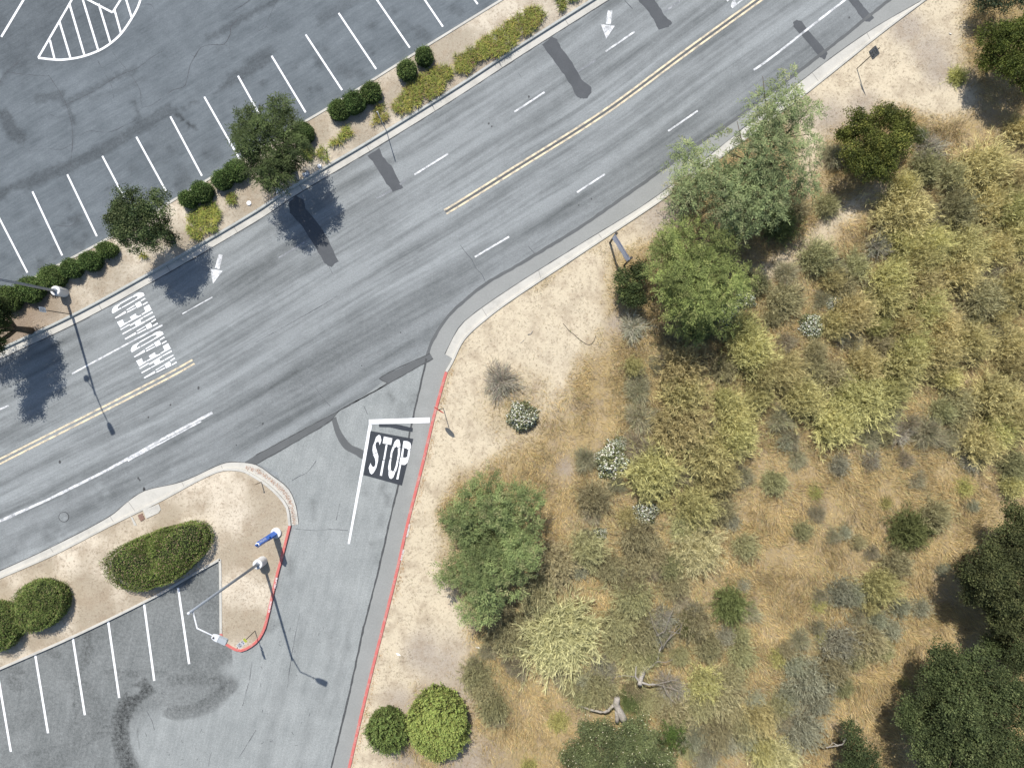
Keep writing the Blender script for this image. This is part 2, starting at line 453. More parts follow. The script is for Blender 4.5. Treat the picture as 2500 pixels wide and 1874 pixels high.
# --- road
ex = MB()
for t, P in ((t20, ((260,385),(350,315),(390,340),(430,420),(520,540),(600,690),(680,750),(685,800),(640,850),(590,850),(545,820),(510,730),(430,620),(320,470))),
             (t20, ((1060,-60),(1200,-60),(1230,5),(1270,60),(1310,130),(1380,195),(1350,235),(1260,255),(1230,190),(1180,110),(1100,20))),
             (t30, ((215,190),(250,170),(290,185),(420,350),(515,460),(490,510),(440,490),(320,340),(220,230))),
             (t30, ((650,-60),(750,-60),(785,10),(830,70),(915,155),(880,190),(830,185),(760,90),(700,20))),
             (t10, ((960,1340),(1060,1280),(1110,1370),(1180,1450),(1265,1620),(1180,1650),(1110,1560),(1020,1410))),
             (t11, ((280,80),(350,30),(410,60),(430,140),(560,300),(620,400),(710,590),(650,640),(590,610),(520,480),(400,290),(290,170)))):
    Q = pts(t, *P); Q = [np.array(Q[i - 1]) + (np.array(Q[i]) - np.array(Q[i - 1])) * f + rng.normal(0, .022, 2) for i in range(len(Q)) for f in (.0, .25, .5, .75)]
    ex.poly(Q, .006, 1)
for t, P, w in ((t11, ((1760,450),(1800,510),(1860,580),(1900,660),(1945,700),(1980,780)), .03), (t21, ((140,460),(195,525)), .03), (t11, ((630,640),(660,700)), .025),
                (t20, ((970,5),(1040,80)), .03), (t20, ((30,590),(80,670)), .02), (t11, ((700,890),(520,1000),(0,1290)), .02), (t12, ((520,30),(560,90),(640,180)), .02)):
    ribbon(ex, spline(pts(t, *P), .25), -w / 2, w / 2, .004, 2, .025)
for t, x, y, r in ((t02,515,660,14),(t02,1240,890,13),(t02,1243,905,11),(t02,1190,800,10),(t02,1203,815,9),(t02,1710,25,12),(t02,1468,170,8),(t02,1278,275,8),(t10,2005,1065,9),(t10,2030,1090,8),(t20,145,835,9),(t20,165,865,10),(t21,685,55,8),(t21,575,110,6),(t12,60,330,10),(t30,700,152,9),(t11,910,1490,6),(t11,1245,1205,6),(t02,2035,515,6)):
    ex.poly([t(x + r * (.7 + .5 * random.random()) * math.cos(a * .785), y + r * (.9 + .5 * random.random()) * math.sin(a * .785)) for a in range(8)], .004, 3)
road_poly = [p for p in offset(KB, -.05)] + [p for p in offset(KC, 0.05)] + [D(-500, 2050), D(-500, 1300)]
u_s = []
def road_stain(x, y):
    u, v = uv_of(x, y)
    s = np.zeros(x.shape)
    for c, w, k in ((-4.6, 1.5, .13), (5.2, .45, .05), (2.1, .5, .07), (-1.4, .45, .07), (-6.4, 1.2, .10), (3.6, .5, .05)):
        s += k * np.exp(-((v - c) / w) ** 2) * (.5 + vnoise(u * .12, v * .1 + c, 3))
    s -= .10 * np.exp(-((v + 2.6) / .5) ** 2) + .08 * np.exp(-((v - .7) / .35) ** 2)
    near = np.exp(-((x - D(700, 900)[0]) / 9) ** 2 - ((y - D(700, 830)[1]) / 5) ** 2)
    s += .07 * near
    # pale broken patches by the inlet and around the manhole
    for px, py, r in ((130, 1150, 2.0), (330, 1110, 1.6), (380, 1020, 1.0), (60, 1190, 2.5), (230, 1060, 1.5)):
        d = np.hypot(x - D(px, py)[0], y - D(px, py)[1]); s -= .30 * np.clip(1 - d / r, 0, 1) * (fbm(x * 1.7, y * 1.7, 8) > .5)
    return s
road = asphalt('road', road_poly, .42, 0.0, [M['road'], M['patch'], M['crack'], M['tar']], road_stain, ex, uv=True)

# --- driveway, its shoulder band, tar edge, trench patches
i0 = 0
trench_hi = pts(t12, (0,600),(300,440),(620,270),(900,120),(1130,-20)) + pts(t11, (1060,1600),(1500,1385))
trench_lo = pts(t11, (1525,1430),(1300,1555),(1130,1650)) + pts(t12, (960,85),(710,225),(650,300),(400,455),(0,680))
tar_np = np.array(TAR); d0 = np.hypot(*(tar_np - np.array(t11(1515, 1430))).T).argmin()
drive_poly = [t12(-60, 640), *trench_hi[:4], t11(1090, 1630), t11(1515, 1405)] + [tuple(p) for p in TAR[d0:]] + [D(-450, 2040), D(-450, 1660), D(0, 1443), D(477, 1206), D(600, 1250), D(630, 1130), D(600, 1020), D(560, 1003)]
ex = MB()
for P, w in ((((340,1235),(520,1250),(640,1240),(790,1250)), .03), (((520,650),(470,720),(440,750),(380,780),(310,820)), .03), (((930,180),(960,250)), .02), (((720,1020),(690,1160)), .025)):
    ribbon(ex, spline(pts(t12, *P), .25), -w / 2, w / 2, .008, 1, .03)
for P, w in ((((380,320),(330,560),(300,740),(270,960)), .025), (((2205,560),), .0), (((820,1650),(260,1640),(420,1250)), .0)):
    if w: ribbon(ex, spline(pts(t13, *P), .25), -w / 2, w / 2, .008, 1, .03)
for k in range(90):
    x_ = rng.uniform(700, 2100) if k % 2 else rng.uniform(20, 900); t_ = t03 if k % 2 else t13
    y_ = rng.uniform(850, 1660) if k % 2 else rng.uniform(100, 1660)
    if not k % 2 and x_ > 900 - y_ * .33: continue
    an = rng.uniform(0, 6.28) if k % 3 else 1.35; ln = rng.uniform(8, 32)
    ribbon(ex, [t_(x_, y_), t_(x_ + ln * math.cos(an), y_ - ln * math.sin(an))], -.012, .012, .0125, 1, .02)
dst = strokes([(pts(t12, (1075,860),(1080,950)), .14, .28), (pts(t12, (1035,850),(1010,1000)), .07, .33), (pts(t12, (1120,860),(1110,960)), .08, .30), (pts(t12, (960,860),(955,930)), .2, .2), (pts(t12, (1155,880),(1130,1030)), .07, .25),
    (pts(t12, (1090,1130),(1060,1350),(1030,1640)), .10, .14), (pts(t12, (980,1370),(900,1360)), .12, .22), (pts(t12, (480,1000),(500,1140)), .22, .16), (pts(t12, (400,960),(440,1140)), .2, -.1), (pts(t12, (1300,1400),(1330,1550)), .2, .1),
    (pts(t12, (300,1500),(310,1600)), .22, .25), (pts(t12, (1370,100),(1250,260)), .3, .18), (pts(t13, (600,1000),(480,1250),(380,1650)), .35, .10), (pts(t13, (850,200),(780,600),(650,1200)), .25, .10), (pts(t13, (430,300),(330,720),(250,1100)), .2, .10), (pts(t13, (220,1000),(60,1650)), .5, .08), (pts(t13, (640,520),(640,700)), .15, .15), (pts(t13, (800,620),(810,660)), .14, .22), (pts(t13, (80,460),(160,420)), .3, .2), (pts(t12, (1100,60),(1240,160)), .12, .3), (pts(t12, (1350,200),(1390,60)), .15, .28)])
drive = asphalt('driveway', drive_poly, .4, .003, [M['drive'], M['crack']], dst, ex)
sh_poly = [tuple(p) for p in TAR] + [tuple(p) for p in offset(KC, -.1)[::-1]]
shoulder = asphalt('road_shoulder', sh_poly, .5, .003, [M['shoulder']], strokes([(pts(t12, (1460,60),(1400,600),(1250,1300)), .25, -.10)]))
mb = MB(); ribbon(mb, TAR[:d0 + 1], -.13, .09, .009, 0, .05); mb.build('tar_seam', M['trench'], shoulder)
mb = MB(); ribbon(mb, TAR[d0:], -.075, .05, .009, 0, .05); mb.build('tar_seam', M['tar'], shoulder)
tp = asphalt('trench_patch', [t12(-140, 690)] + trench_hi + trench_lo + [t12(-120, 740)], .5, .008, [M['trench']], parent=drive, kind=None)
asphalt('trench_patch', spline(pts(t12, (650,290),(690,430),(760,545),(860,600),(925,640),(925,560),(830,520),(770,455),(720,370),(690,270)), .3), .5, .008, [M['trench']], parent=drive, kind=None)
mb = MB()
for P in (trench_hi, trench_lo): ribbon(mb, spline(P, .3), -.03, .03, .012, 0, .05)
mb.build('tar_seam', M['tar'], drive)

# --- lower car park, darker sealed asphalt
lot2_poly = [D(-450, 1660), D(0, 1443), D(166, 1370), D(339, 1285), D(477, 1208), D(479, 1368), D(500, 1397)] + pts(t03, (2010,820),(2085,930),(1980,1060),(1900,1140),(1750,1240),(1560,1270),(1400,1215),(1240,1280),(1190,1380),(1215,1520),(1290,1660)) + [D(380, 1760), D(400, 2040), D(-450, 2040)]
ARC = np.array(spline(pts(t03, (1290,950),(1150,1060),(1065,1200),(1045,1330),(1065,1490),(1140,1680)), .3))
lst = strokes([(offset(ARC, o), w, k) for o, w, k in ((.42, .12, .38), (.22, .13, .50), (-.02, .15, .58), (-.26, .12, .48), (-.46, .13, .42), (-.66, .08, .34))] + [(pts(t03, (1190,1330),(1200,1460),(1270,1600)), .06, .3), (pts(t03, (650,960),(640,1100),(665,1300)), .06, .3), (pts(t03, (650,960),(700,820),(760,720)), .06, .22), (pts(t03, (700,1000),(830,1200),(680,1340)), .9, .14), (pts(t03, (700,1430),(980,1300)), .35, .16), (pts(t03, (200,1560),(700,1420),(970,1350)), .15, .14),
    (pts(t03, (780,690),(690,800),(650,1000),(660,1200),(700,1380)), .18, .12), (pts(t03, (1520,860),(1560,930)), .12, .3), (pts(t03, (1210,900),(1225,960)), .08, .3), (pts(t03, (900,830),(1150,830),(1420,830)), .14, .18), (pts(t03, (1120,850),(1180,870)), .15, .25), (pts(t03, (740,500),(760,640),(720,740)), .35, .2), (pts(t03, (430,640),(500,690)), .3, .2), (pts(t03, (1000,470),(990,520)), .3, -.2), (pts(t03, (1180,980),(1130,1000)), .3, -.2), (pts(t03, (1400,540),(1290,640)), .35, -.12), (pts(t03, (1480,1200),(1700,1160),(1850,1080),(1980,950)), .55, .30), (pts(t03, (1480,900),(1700,900),(1980,900)), .4, .16), (pts(t03, (100,900),(160,960)), .4, .25), (pts(t03, (60,780),(180,830)), .3, .2), (pts(t03, (700,1500),(400,1650)), .6, .12), (pts(t03, (1650,50),(1800,300),(1850,450)), .6, .10), (pts(t03, (300,1200),(100,1300)), .5, .08)])
ex = MB()
for P in (((2170,740),(2150,900)), ((2140,930),(2090,1120)), ((2205,1330),(2050,1580)), ((1260,1160),(1310,1250),(1330,1330)), ((1790,700),(1860,750)), ((1820,1520),(1790,1650))):
    ribbon(ex, spline(pts(t03, *P), .25), -.012, .012, .0125, 1, .03)
arc2 = [tuple(p) for p in spline(pts(t03, (2010,820),(2085,930),(1980,1060),(1900,1140),(1750,1240),(1560,1270),(1400,1215),(1240,1280),(1190,1380),(1215,1520),(1290,1660)) + [D(380, 1760), D(400, 2040)], .5)]
def lot2_stain(x, y):
    d = pdist(x, y, arc2) + (fbm(x * .8, y * .8, 12) - .5) * .9
    return 1 - (1 - .36 * np.clip(d / 1.1, 0, 1) * (.75 + .5 * fbm(x * .4, y * .4, 14, 3))) * (1 - lst(x, y))
lot2 = asphalt('car_park', lot2_poly, .16, .008, [M['drive'], M['crack']], lot2_stain, ex)

# --- upper car park
lot_poly = [tuple(p) for p in offset(KA, .02)] + [D(1600, -700), D(-600, -700)]
lost = strokes([(pts(t00, (-60,1700),(330,1540),(620,1420),(880,1300),(1180,1110),(1460,945),(1760,800),(2050,650),(2300,500)), .42, .24), (pts(t10, (-60,540),(180,400),(560,170),(900,-40)), .4, .14),
    (pts(t00, (560,900),(950,690),(1400,500),(1700,390),(2205,95),(2500,-60)), .22, .2), (pts(t00, (800,860),(1200,700),(1900,420)), .2, .10), (pts(t00, (1150,870),(1185,980),(1180,1110)), .16, .2), (pts(t00, (580,900),(640,1060)), .12, .22), (pts(t00, (330,850),(520,820)), .35, .22), (pts(t00, (50,1000),(100,1130),(170,1190)), .45, .28),
    (pts(t00, (1510,980),(1660,1090)), .13, .42), (pts(t00, (500,780),(560,880),(610,1000),(630,1200),(600,1440)), .08, .12), (pts(t00, (0,720),(60,620),(200,480)), .1, .2), (pts(t00, (200,300),(700,200)), 2.6, .16), (pts(t00, (100,100),(400,350)), 1.6, .12), (pts(t00, (1850,1320),(1800,1300)), .5, .10), (pts(t00, (1580,1550),(1550,1590)), .5, .16), (pts(t10, (1400,260),(1460,320)), .4, .18), (pts(t10, (900,630),(780,640)), .3, .16), (pts(t10, (520,500),(560,560)), .25, .16), (pts(t10, (1700,80),(1760,110)), .35, .14), (pts(t01, (520,270),(720,190)), .1, .22), (pts(t01, (640,440),(700,460)), .3, .18), (pts(t01, (350,600),(340,640)), .3, .2), (pts(t01, (260,60),(120,40)), .5, -.12), (pts(t00, (1500,1150),(1350,1300)), 1.2, .08), (pts(t00, (1500,550),(1600,600)), 2.5, -.08), (pts(t10, (250,350),(400,200)), 1.0, -.06)])
ex = MB()
for t, P, w in ((t00, ((560,905),(700,840),(850,760),(960,690),(1040,645),(1180,590),(1300,500),(1420,430)), .03), (t00, ((2045,170),(1985,240),(1985,290),(1930,382),(1830,385),(1730,410),(1690,470),(1640,560),(1620,640),(1590,740),(1480,780),(1440,810)), .05), (t00, ((1390,850),(1300,910),(1220,930),(1185,975),(1170,1030),(1090,1070),(1000,1120),(900,1140),(760,1130),(690,1170)), .022),
    (t00, ((970,450),(1050,555),(1100,610),(1150,680),(1210,790),(1215,880),(1235,930)), .022), (t00, ((420,650),(500,770),(560,880),(600,990),(625,1150),(620,1300),(600,1450)), .03), (t00, ((0,710),(30,650),(60,620),(200,500)), .03), (t00, ((60,620),(230,645),(420,655)), .025), (t00, ((1930,385),(1970,405),(2015,405)), .022), (t00, ((1970,410),(2000,470),(2010,540),(1900,590)), .015), (t00, ((420,980),(500,1010),(575,1000)), .02), (t00, ((600,985),(640,1050),(680,1110)), .02), (t00, ((250,1300),(400,1280),(520,1290),(620,1240)), .02),
    (t00, ((840,520),(900,630),(960,740),(980,850)), .015), (t00, ((1215,40),(1300,40),(1330,90)), .015), (t00, ((2000,100),(2130,20),(2190,-40)), .025), (t00, ((1645,470),(1680,490)), .015), (t10, ((180,0),(110,160),(90,230),(0,280)), .022), (t10, ((90,235),(180,275)), .018), (t01, ((650,260),(600,290),(480,280)), .03)):
    ribbon(ex, spline(pts(t, *P), .22), -w / 2, w / 2, .004, 1, .035)
_dr = []
for k in range(14):
    a = np.array(t10(135 + 283 * (k - 9), 483 + 175 * (9 - k))); b = np.array(t10(428 + 283 * (k - 9), 970 + 175 * (9 - k)))
    for f in (.35, .72, .8): _dr.append((*(a + (b - a) * f + np.array((-1.35, -.75)) + rng.normal(0, .25, 2)), rng.uniform(.15, .45), rng.uniform(.12, .4)))
def drips(x, y):
    s = np.zeros(x.shape)
    for px, py, r, k in _dr: s = np.maximum(s, k * np.clip(1.3 - np.hypot(x - px, y - py) / r, 0, 1) * (vnoise(x * 3, y * 3, 7) + .3))
    return s
lot1 = asphalt('car_park', lot_poly, .24, 0.0, [M['lot'], M['crack']], lambda x, y: np.maximum(lost(x, y) * 1.35, drips(x, y)), ex)

# --- kerbs (each with its gutter pan)
def kerb(P, prof, mat, name='kerb'):
    mb = MB(); sweep(mb, P, prof); o = mb.build(name, mat); o['kind'] = 'structure'; return o
kB = kerb(KB, [(0, -.05), (.01, .135), (.03, .15), (.17, .15), (.18, .05)], M['concd'])
gB = MB(); ribbon(gB, KB, -.47, .0, .014)
for k in range(6, len(KB) - 6, 15):
    a = offset(KB, -.47)[k]; b = offset(KB, .0)[k]
    d = (b - a) / np.linalg.norm(b - a); n = np.array((-d[1], d[0])) * .018
    gB.add([(*(a - n), .0165), (*(a + n), .0165), (*(b + n), .0165), (*(b - n), .0165)], [[3, 2, 1, 0]], 1)
gB.build('gutter', [M['conc'], M['joint']], kB)
mb = MB(); ribbon(mb, KB, -.52, -.465, .010, 0, .06); mb.build('tar_seam', M['tar'], kB)
kA = kerb(KA, [(.0, -.05), (-.01, .135), (-.02, .15), (-.17, .15), (-.18, .05)], M['conc'])
nC = len(spline(ext(KCp, 16, 0)))
kC = kerb(spline(ext(KCp, 16, 0)), [(.01, .03), (.0, .14), (-.02, .15), (-.14, .15), (-.17, .13), (-.19, -.05)], M['conc'])
gc = [D(*p) for p in ((1995,0),(1886,63),(1767,148),(1430,416),(1236,539),(1106,621),(1004,694),(979,729),(962,765))]
gco = np.array(spline(ext(gc, 16, 0), .5)); inn = offset(spline(ext(KCp, 16, 0)), -.18)
mb = MB(); idx = [np.hypot(*(inn - q).T).argmin() for q in gco]
mb.add([(*q, .014) for q in gco] + [(*inn[i], .014) for i in idx], [[i, i + 1, len(gco) + i + 1, len(gco) + i] for i in range(len(gco) - 1)])
for k in range(5, len(gco) - 4, 9):
    a = gco[k]; b = inn[idx[k]]; d = (b - a) / np.linalg.norm(b - a); n = np.array((-d[1], d[0])) * .015
    mb.add([(*(a - n), .0165), (*(a + n), .0165), (*(b + n), .0165), (*(b - n), .0165)], [[0, 1, 2, 3]], 1)
mb.build('gutter', [M['conc'], M['joint']], kC)
mb = MB(); ribbon(mb, gco, -.05, .0, .010, 0, .04); mb.build('tar_seam', M['tar'], kC)
KCR = spline(ext(KCr, 0, 12))
kCr = kerb(KCR, [(.03, .03), (.02, .14), (.0, .15), (-.16, .15), (-.18, .13), (-.20, -.05)], M['redkerb'])
E1 = spline(ext(KE1, 12, 0)); E2 = spline(KE2); E4 = spline(ext(KE4, 0, 12))
pr = [(.10, -.05), (.095, .13), (.08, .15), (-.07, .15), (-.085, .14), (-.09, .03)]
kE = kerb(E1, pr, M['conc'])
ge = [D(*p) for p in ((0,1233),(108,1183),(238,1115),(278,1082),(313,1060),(394,1040),(477,1003),(502,998),(553,1004),(590,1029),(623,1056),(639,1093),(645,1132))]
geo = np.array(spline(ext(ge, 12, 0), .4)); inn = offset(E1, .10)
mb = MB(); idx = [np.hypot(*(inn - q).T).argmin() for q in geo]
mb.add([(*q, .014) for q in geo] + [(*inn[i], .014) for i in idx], [[len(geo) + i, len(geo) + i + 1, i + 1, i] for i in range(len(geo) - 1)])
for x, y, x2, y2 in ((430,1395,470,1450),(950,1130,990,1195),(1565,828,1590,880),(1905,690,1925,735),(1105,1000,1170,1090)):
    ribbon(mb, [t02(x, y), t02(x2, y2)], -.014, .014, .0165, 1)
mb.build('gutter', [M['conc'], M['joint']], kE)
mb = MB(); ribbon(mb, geo, -.01, .05, .010, 0, .04); mb.build('tar_seam', M['tar'], kE)
kE2 = kerb(E2, pr, M['redkerb'])
kE3 = kerb(spline(KE3), pr, M['conc'])
kE4 = kerb(E4, [(-p[0], p[1]) for p in pr][::-1] if False else pr, M['conc'])

# --- soil: planting strip, island, hillside
def hill_z(x, y):
    d = pdist(x, y, KC); f = np.clip(d / 3.0, 0, 1)
    return .075 + f * (.30 * (fbm(np.asarray(x) * .16, np.asarray(y) * .16, 31) - .45) + .16 * (fbm(np.asarray(x) * .8, np.asarray(y) * .8, 32) - .5)) + .05 * (1 - f) * (fbm(np.asarray(x) * 1.5, np.asarray(y) * 1.5, 33) - .5)
SAND = np.array((.55, .475, .345)); GOLD = np.array((.35, .262, .122)); MULCH = np.array((.33, .285, .24)); DARKS = np.array((.17, .13, .09))
sandA = [D(*p) for p in ((1460,410),(1420,470),(1390,520),(1340,560),(1325,660),(1335,700),(1270,760),(1220,860),(1180,960),(1080,1000),(990,1040),(960,1120),(950,1240),(1000,1320),(1040,1400),(1010,1440),(960,1500),(900,1480),(850,1560),(880,1700),(700,1800),(700,1500),(900,900),(1000,700))]
sandB = [D(*p) for p in ((2100,-100),(2090,20),(2080,120),(2120,230),(2040,260),(1980,250),(1900,230),(1800,290),(1790,360),(1740,420),(1690,260),(1720,180),(1900,20),(1990,-100))]
pathC = [D(*p) for p in ((1900,420),(1800,470),(1740,540),(1650,590))]
def ground_w(x, y):
    n = (fbm(x * .45, y * .45, 41, 5) - .5) * 3.2
    def soft(P, w): 
        d = pdist(x, y, P, True); d = np.where(inpoly(x, y, P), -d, d); return np.clip(.5 - (d + n * .7) / w, 0, 1)
    s = np.maximum(soft(sandA, 1.6), soft(sandB, 2.0))
    s = np.maximum(s, .8 * np.clip(1.2 - (pdist(x, y, pathC) + n * .3) / .9, 0, 1))
    m = np.zeros(x.shape)
    for px, py, r in ((960,1440,2.2),(920,1410,1.6),(1000,1480,2.0),(860,1520,1.4),(1010,1640,2.4),(880,1640,1.6),(940,1500,1.6),(1430,460,1.8),(1790,255,1.5),(1860,230,1.2),(1740,240,1.2),(2010,110,1.4),(1960,60,1.2),(2030,150,1.2),(1330,700,1.0),(1220,1010,.8)):
        c = D(px, py); m = np.maximum(m, np.clip(1.35 - (np.hypot(x - c[0], y - c[1]) + n * .35) / r, 0, 1))
    for px, py, r in ((1120, 880, 3.0),(1180,960,2.4),(1150,1000,2.0)):
        c = D(px, py); s = s * (1 - .55 * np.clip(1.2 - (np.hypot(x - c[0], y - c[1]) + n * .4) / r, 0, 1))
    return s, np.clip(m, 0, 1)
hill_poly = [tuple(p) for p in offset(KC, -.06)] + [D(500, 2100), D(2700, 2100), D(2700, -450), D(2350, -450)]
V, F = sheet(hill_poly, .36, 0.0)
V[:, 2] = hill_z(V[:, 0], V[:, 1])
s, m = ground_w(V[:, 0], V[:, 1])
dk = fbm(V[:, 0] * .7, V[:, 1] * .7, 51, 4)
tint = GOLD * (1 - s[:, None]) + SAND * s[:, None]
tint = tint * (1 - .8 * m[:, None]) + MULCH * .8 * m[:, None]
k = (np.clip((dk - .5) * 3, 0, 1) * (1 - s) * .55)[:, None]; tint = tint * (1 - k) + DARKS * k
me = npmesh('hillside', V, F); pattr(me, 'tint', tint, 'FLOAT_COLOR'); me.polygons.foreach_set('use_smooth', [True] * len(F))
hill = link('hillside', me, [M['dirt']]); hill['kind'] = 'structure'

def bed(name, poly, z0, tintf, amp=.10):
    V, F = sheet(poly, .3, 0.0); d = pdist(V[:, 0], V[:, 1], poly, True)
    V[:, 2] = z0 + np.clip(d / 1.2, 0, 1) * amp * fbm(V[:, 0] * .7, V[:, 1] * .7, 61)
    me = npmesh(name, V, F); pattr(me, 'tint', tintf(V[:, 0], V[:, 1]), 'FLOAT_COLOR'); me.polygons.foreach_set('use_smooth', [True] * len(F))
    o = link(name, me, [M['dirt']]); o['kind'] = 'structure'; return o
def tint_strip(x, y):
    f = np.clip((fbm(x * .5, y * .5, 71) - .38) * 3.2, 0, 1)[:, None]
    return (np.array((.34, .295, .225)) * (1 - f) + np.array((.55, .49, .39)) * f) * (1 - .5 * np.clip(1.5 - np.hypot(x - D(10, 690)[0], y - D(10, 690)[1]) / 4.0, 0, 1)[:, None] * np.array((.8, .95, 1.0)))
def tint_isl(x, y):
    f = np.clip((fbm(x * .42, y * .42, 77) - .36) * 3.4, 0, 1)[:, None]
    return np.array((.36, .305, .225)) * (1 - f) + np.array((.59, .52, .41)) * f
strip_poly = [tuple(p) for p in offset(KA, -.12)] + [tuple(p) for p in offset(KB, .12)[::-1]]
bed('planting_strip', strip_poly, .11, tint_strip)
isl_poly = [tuple(p) for p in E1] + [tuple(p) for p in E2[1:]] + [tuple(p) for p in spline(KE3)[1:]] + [tuple(p) for p in E4[1:]]
bed('island', isl_poly, .10, tint_isl)

# --- painted markings, each a part of the surface it is painted on
def mark(name, polys, z, mat, parent, label=None):
    mb = MB()
    for P in polys: mb.poly(P, z)
    o = mb.build(name, mat, parent)
    if label: o['label'] = label
    return o
def bar(a, b, w):
    a = np.array(a[:2]); b = np.array(b[:2]); d = (b - a) / np.linalg.norm(b - a); n = np.array((-d[1], d[0])) * w / 2
    return [tuple(a - n), tuple(b - n), tuple(b + n), tuple(a + n)]
for lo, hi in ((None, D(418, 781)), (D(962, 458), None)):
    P = np.array(spline(CL, .5)); a = 0 if lo is None else np.hypot(*(P - np.array(lo)).T).argmin(); b = len(P) if hi is None else np.hypot(*(P - np.array(hi)).T).argmin() + 1
    for d in (-.15, .15):
        mb = MB(); ribbon(mb, P[a:b], d - .065, d + .065, .008); mb.build('centre_line', M['yellow'], road)
    if lo is not None:
        mb = MB(); ribbon(mb, P[a:b], -.07, .07, .007); mb.build('centre_line_gap', M['trench'], road)
for t, a, b in ((t20,(1055,275),(805,445)),(t20,(280,795),(20,965)),(t20,(1600,955),(1345,1130)),(t20,(800,1500),(560,1658)),(t10,(1655,1325),(1365,1505)),(t11,(2180,380),(1885,555))):
    mark('lane_dash', [bar(t(*a), t(*b), .125)], .008, M['worn'], road)
for t, a, b in ((t20,(1455,0),(1305,110)),(t20,(720,520),(565,620)),(t11,(440,415),(195,565)),(t10,(1290,1550),(1240,1590)),(t11,(1170,-20),(1040,50))):
    mark('faded_dash', [bar(t(*a), t(*b), .13)], .008, M['faint'], road)
mark('lane_line', [bar(t01(1830,900), t01(1570,1045), .08)], .008, M['worn'], road)
mark('lane_line', [bar(t01(1400,1140), t01(620,1560), .12)], .008, M['worn'], road)
mark('lane_line', [bar(t02(75,175), t02(-700,500), .12)], .008, M['worn'], road)
P = spline(pts(t02, (1830,237),(1400,465),(930,725),(460,960),(0,1168),(-900,1560)), .6)
mb = MB(); ribbon(mb, P, -.09, .09, .008, 0, .035); mb.build('edge_line', M['worn'], road)
mb = MB(); ribbon(mb, spline(pts(t02, (1735,310),(1400,490),(1100,650)), .5), -.05, .05, .0075, 0, .04); mb.build('edge_line', M['worn'], road)
P = spline(pts(t20, (2080,605),(2205,520)) + pts(t30, (350,245),(665,0),(1400,-560)), .6)
mb = MB(); ribbon(mb, P, -.075, .075, .008, 0, .02); mb.build('edge_line', M['worn'], road)
mark('arrow_marking', [pts(t20, (825,92),(865,95),(850,212),(808,208)), pts(t20, (765,210),(885,225),(812,335))], .008, M['worn'], road)
mark('arrow_marking', [pts(t01, (1885,530),(1920,540),(1890,660),(1850,650)), pts(t01, (1812,655),(1918,675),(1835,785))], .008, M['worn'], road)
zz = Z(1740, 0, 18.43)
mark('word_marking', [pts(zz, (820,300),(830,180),(880,80),(950,0),(1010,-80),(1100,-60),(1060,0),(1040,80),(1050,150),(1110,210),(890,385),(840,340)), pts(zz, (1350,-80),(1480,-80),(1130,195),(1095,155)), pts(zz, (650,0),(700,-60),(820,-60),(665,90),(615,45))], .008, M['worn'], road)
za = Z(250, 690, 6.63)
AHEAD = [((490,232),(500,210),(560,170),(620,155),(665,165),(685,205),(600,255),(535,290),(525,272),(560,250),(575,228),(558,212),(510,235)),
 ((490,215),(500,233),(290,350),(278,332)), ((520,278),(528,295),(325,410),(315,395)), ((275,338),(285,355),(250,395),(245,430),(300,400),(312,415),(170,500),(152,470),(160,430),(190,385)),
 ((690,243),(705,262),(628,303),(618,288)), ((725,305),(738,322),(660,368),(650,350)), ((610,295),(645,368),(562,412),(528,345)), ((515,358),(527,378),(400,450),(385,440)), ((540,395),(548,412),(405,488),(397,470)), ((372,455),(388,490),(215,582),(200,568)),
 ((755,350),(800,437),(645,525),(632,508),(700,465),(668,400)), ((622,518),(635,535),(420,645),(412,628)), ((445,555),(535,500),(550,512),(545,530),(575,535),(600,528),(480,592),(455,580)), ((330,592),(355,655),(405,632),(415,648),(290,730),(238,637)),
 ((808,465),(822,487),(672,565),(660,550)), ((650,555),(662,575),(612,605),(632,645),(685,618),(697,638),(490,752),(480,737),(545,702),(527,662),(455,702),(445,682)), ((437,665),(448,682),(300,770),(290,752)),
 ((840,532),(855,550),(705,630),(695,613)), ((470,740),(480,757),(330,840),(322,822)),
 ((860,580),(872,600),(800,645),(788,628)), ((890,645),(902,665),(825,708),(815,692)), ((780,640),(812,712),(728,755),(692,690)), ((682,700),(692,715),(565,792),(550,780)), ((705,738),(715,755),(570,830),(562,812)), ((540,798),(553,830),(375,922),(360,905))]
for dx, dy in ((0, 0), (308, 628)):
    mark('word_marking', [[za(x + dx, y + dy) for x, y in P] for P in AHEAD], .008, M['legend'], road)
zs = Z(880, 1010, 8.727)
mark('blackout_panel', [pts(zs, (215,360),(1128,530),(885,1525),(65,1300))], .012, M['black'], drive)
mark('blackout_panel', [pts(zs, (390,215),(760,220),(870,240),(1118,300),(1110,385),(880,345),(630,285),(400,280))], .012, M['black'], drive)
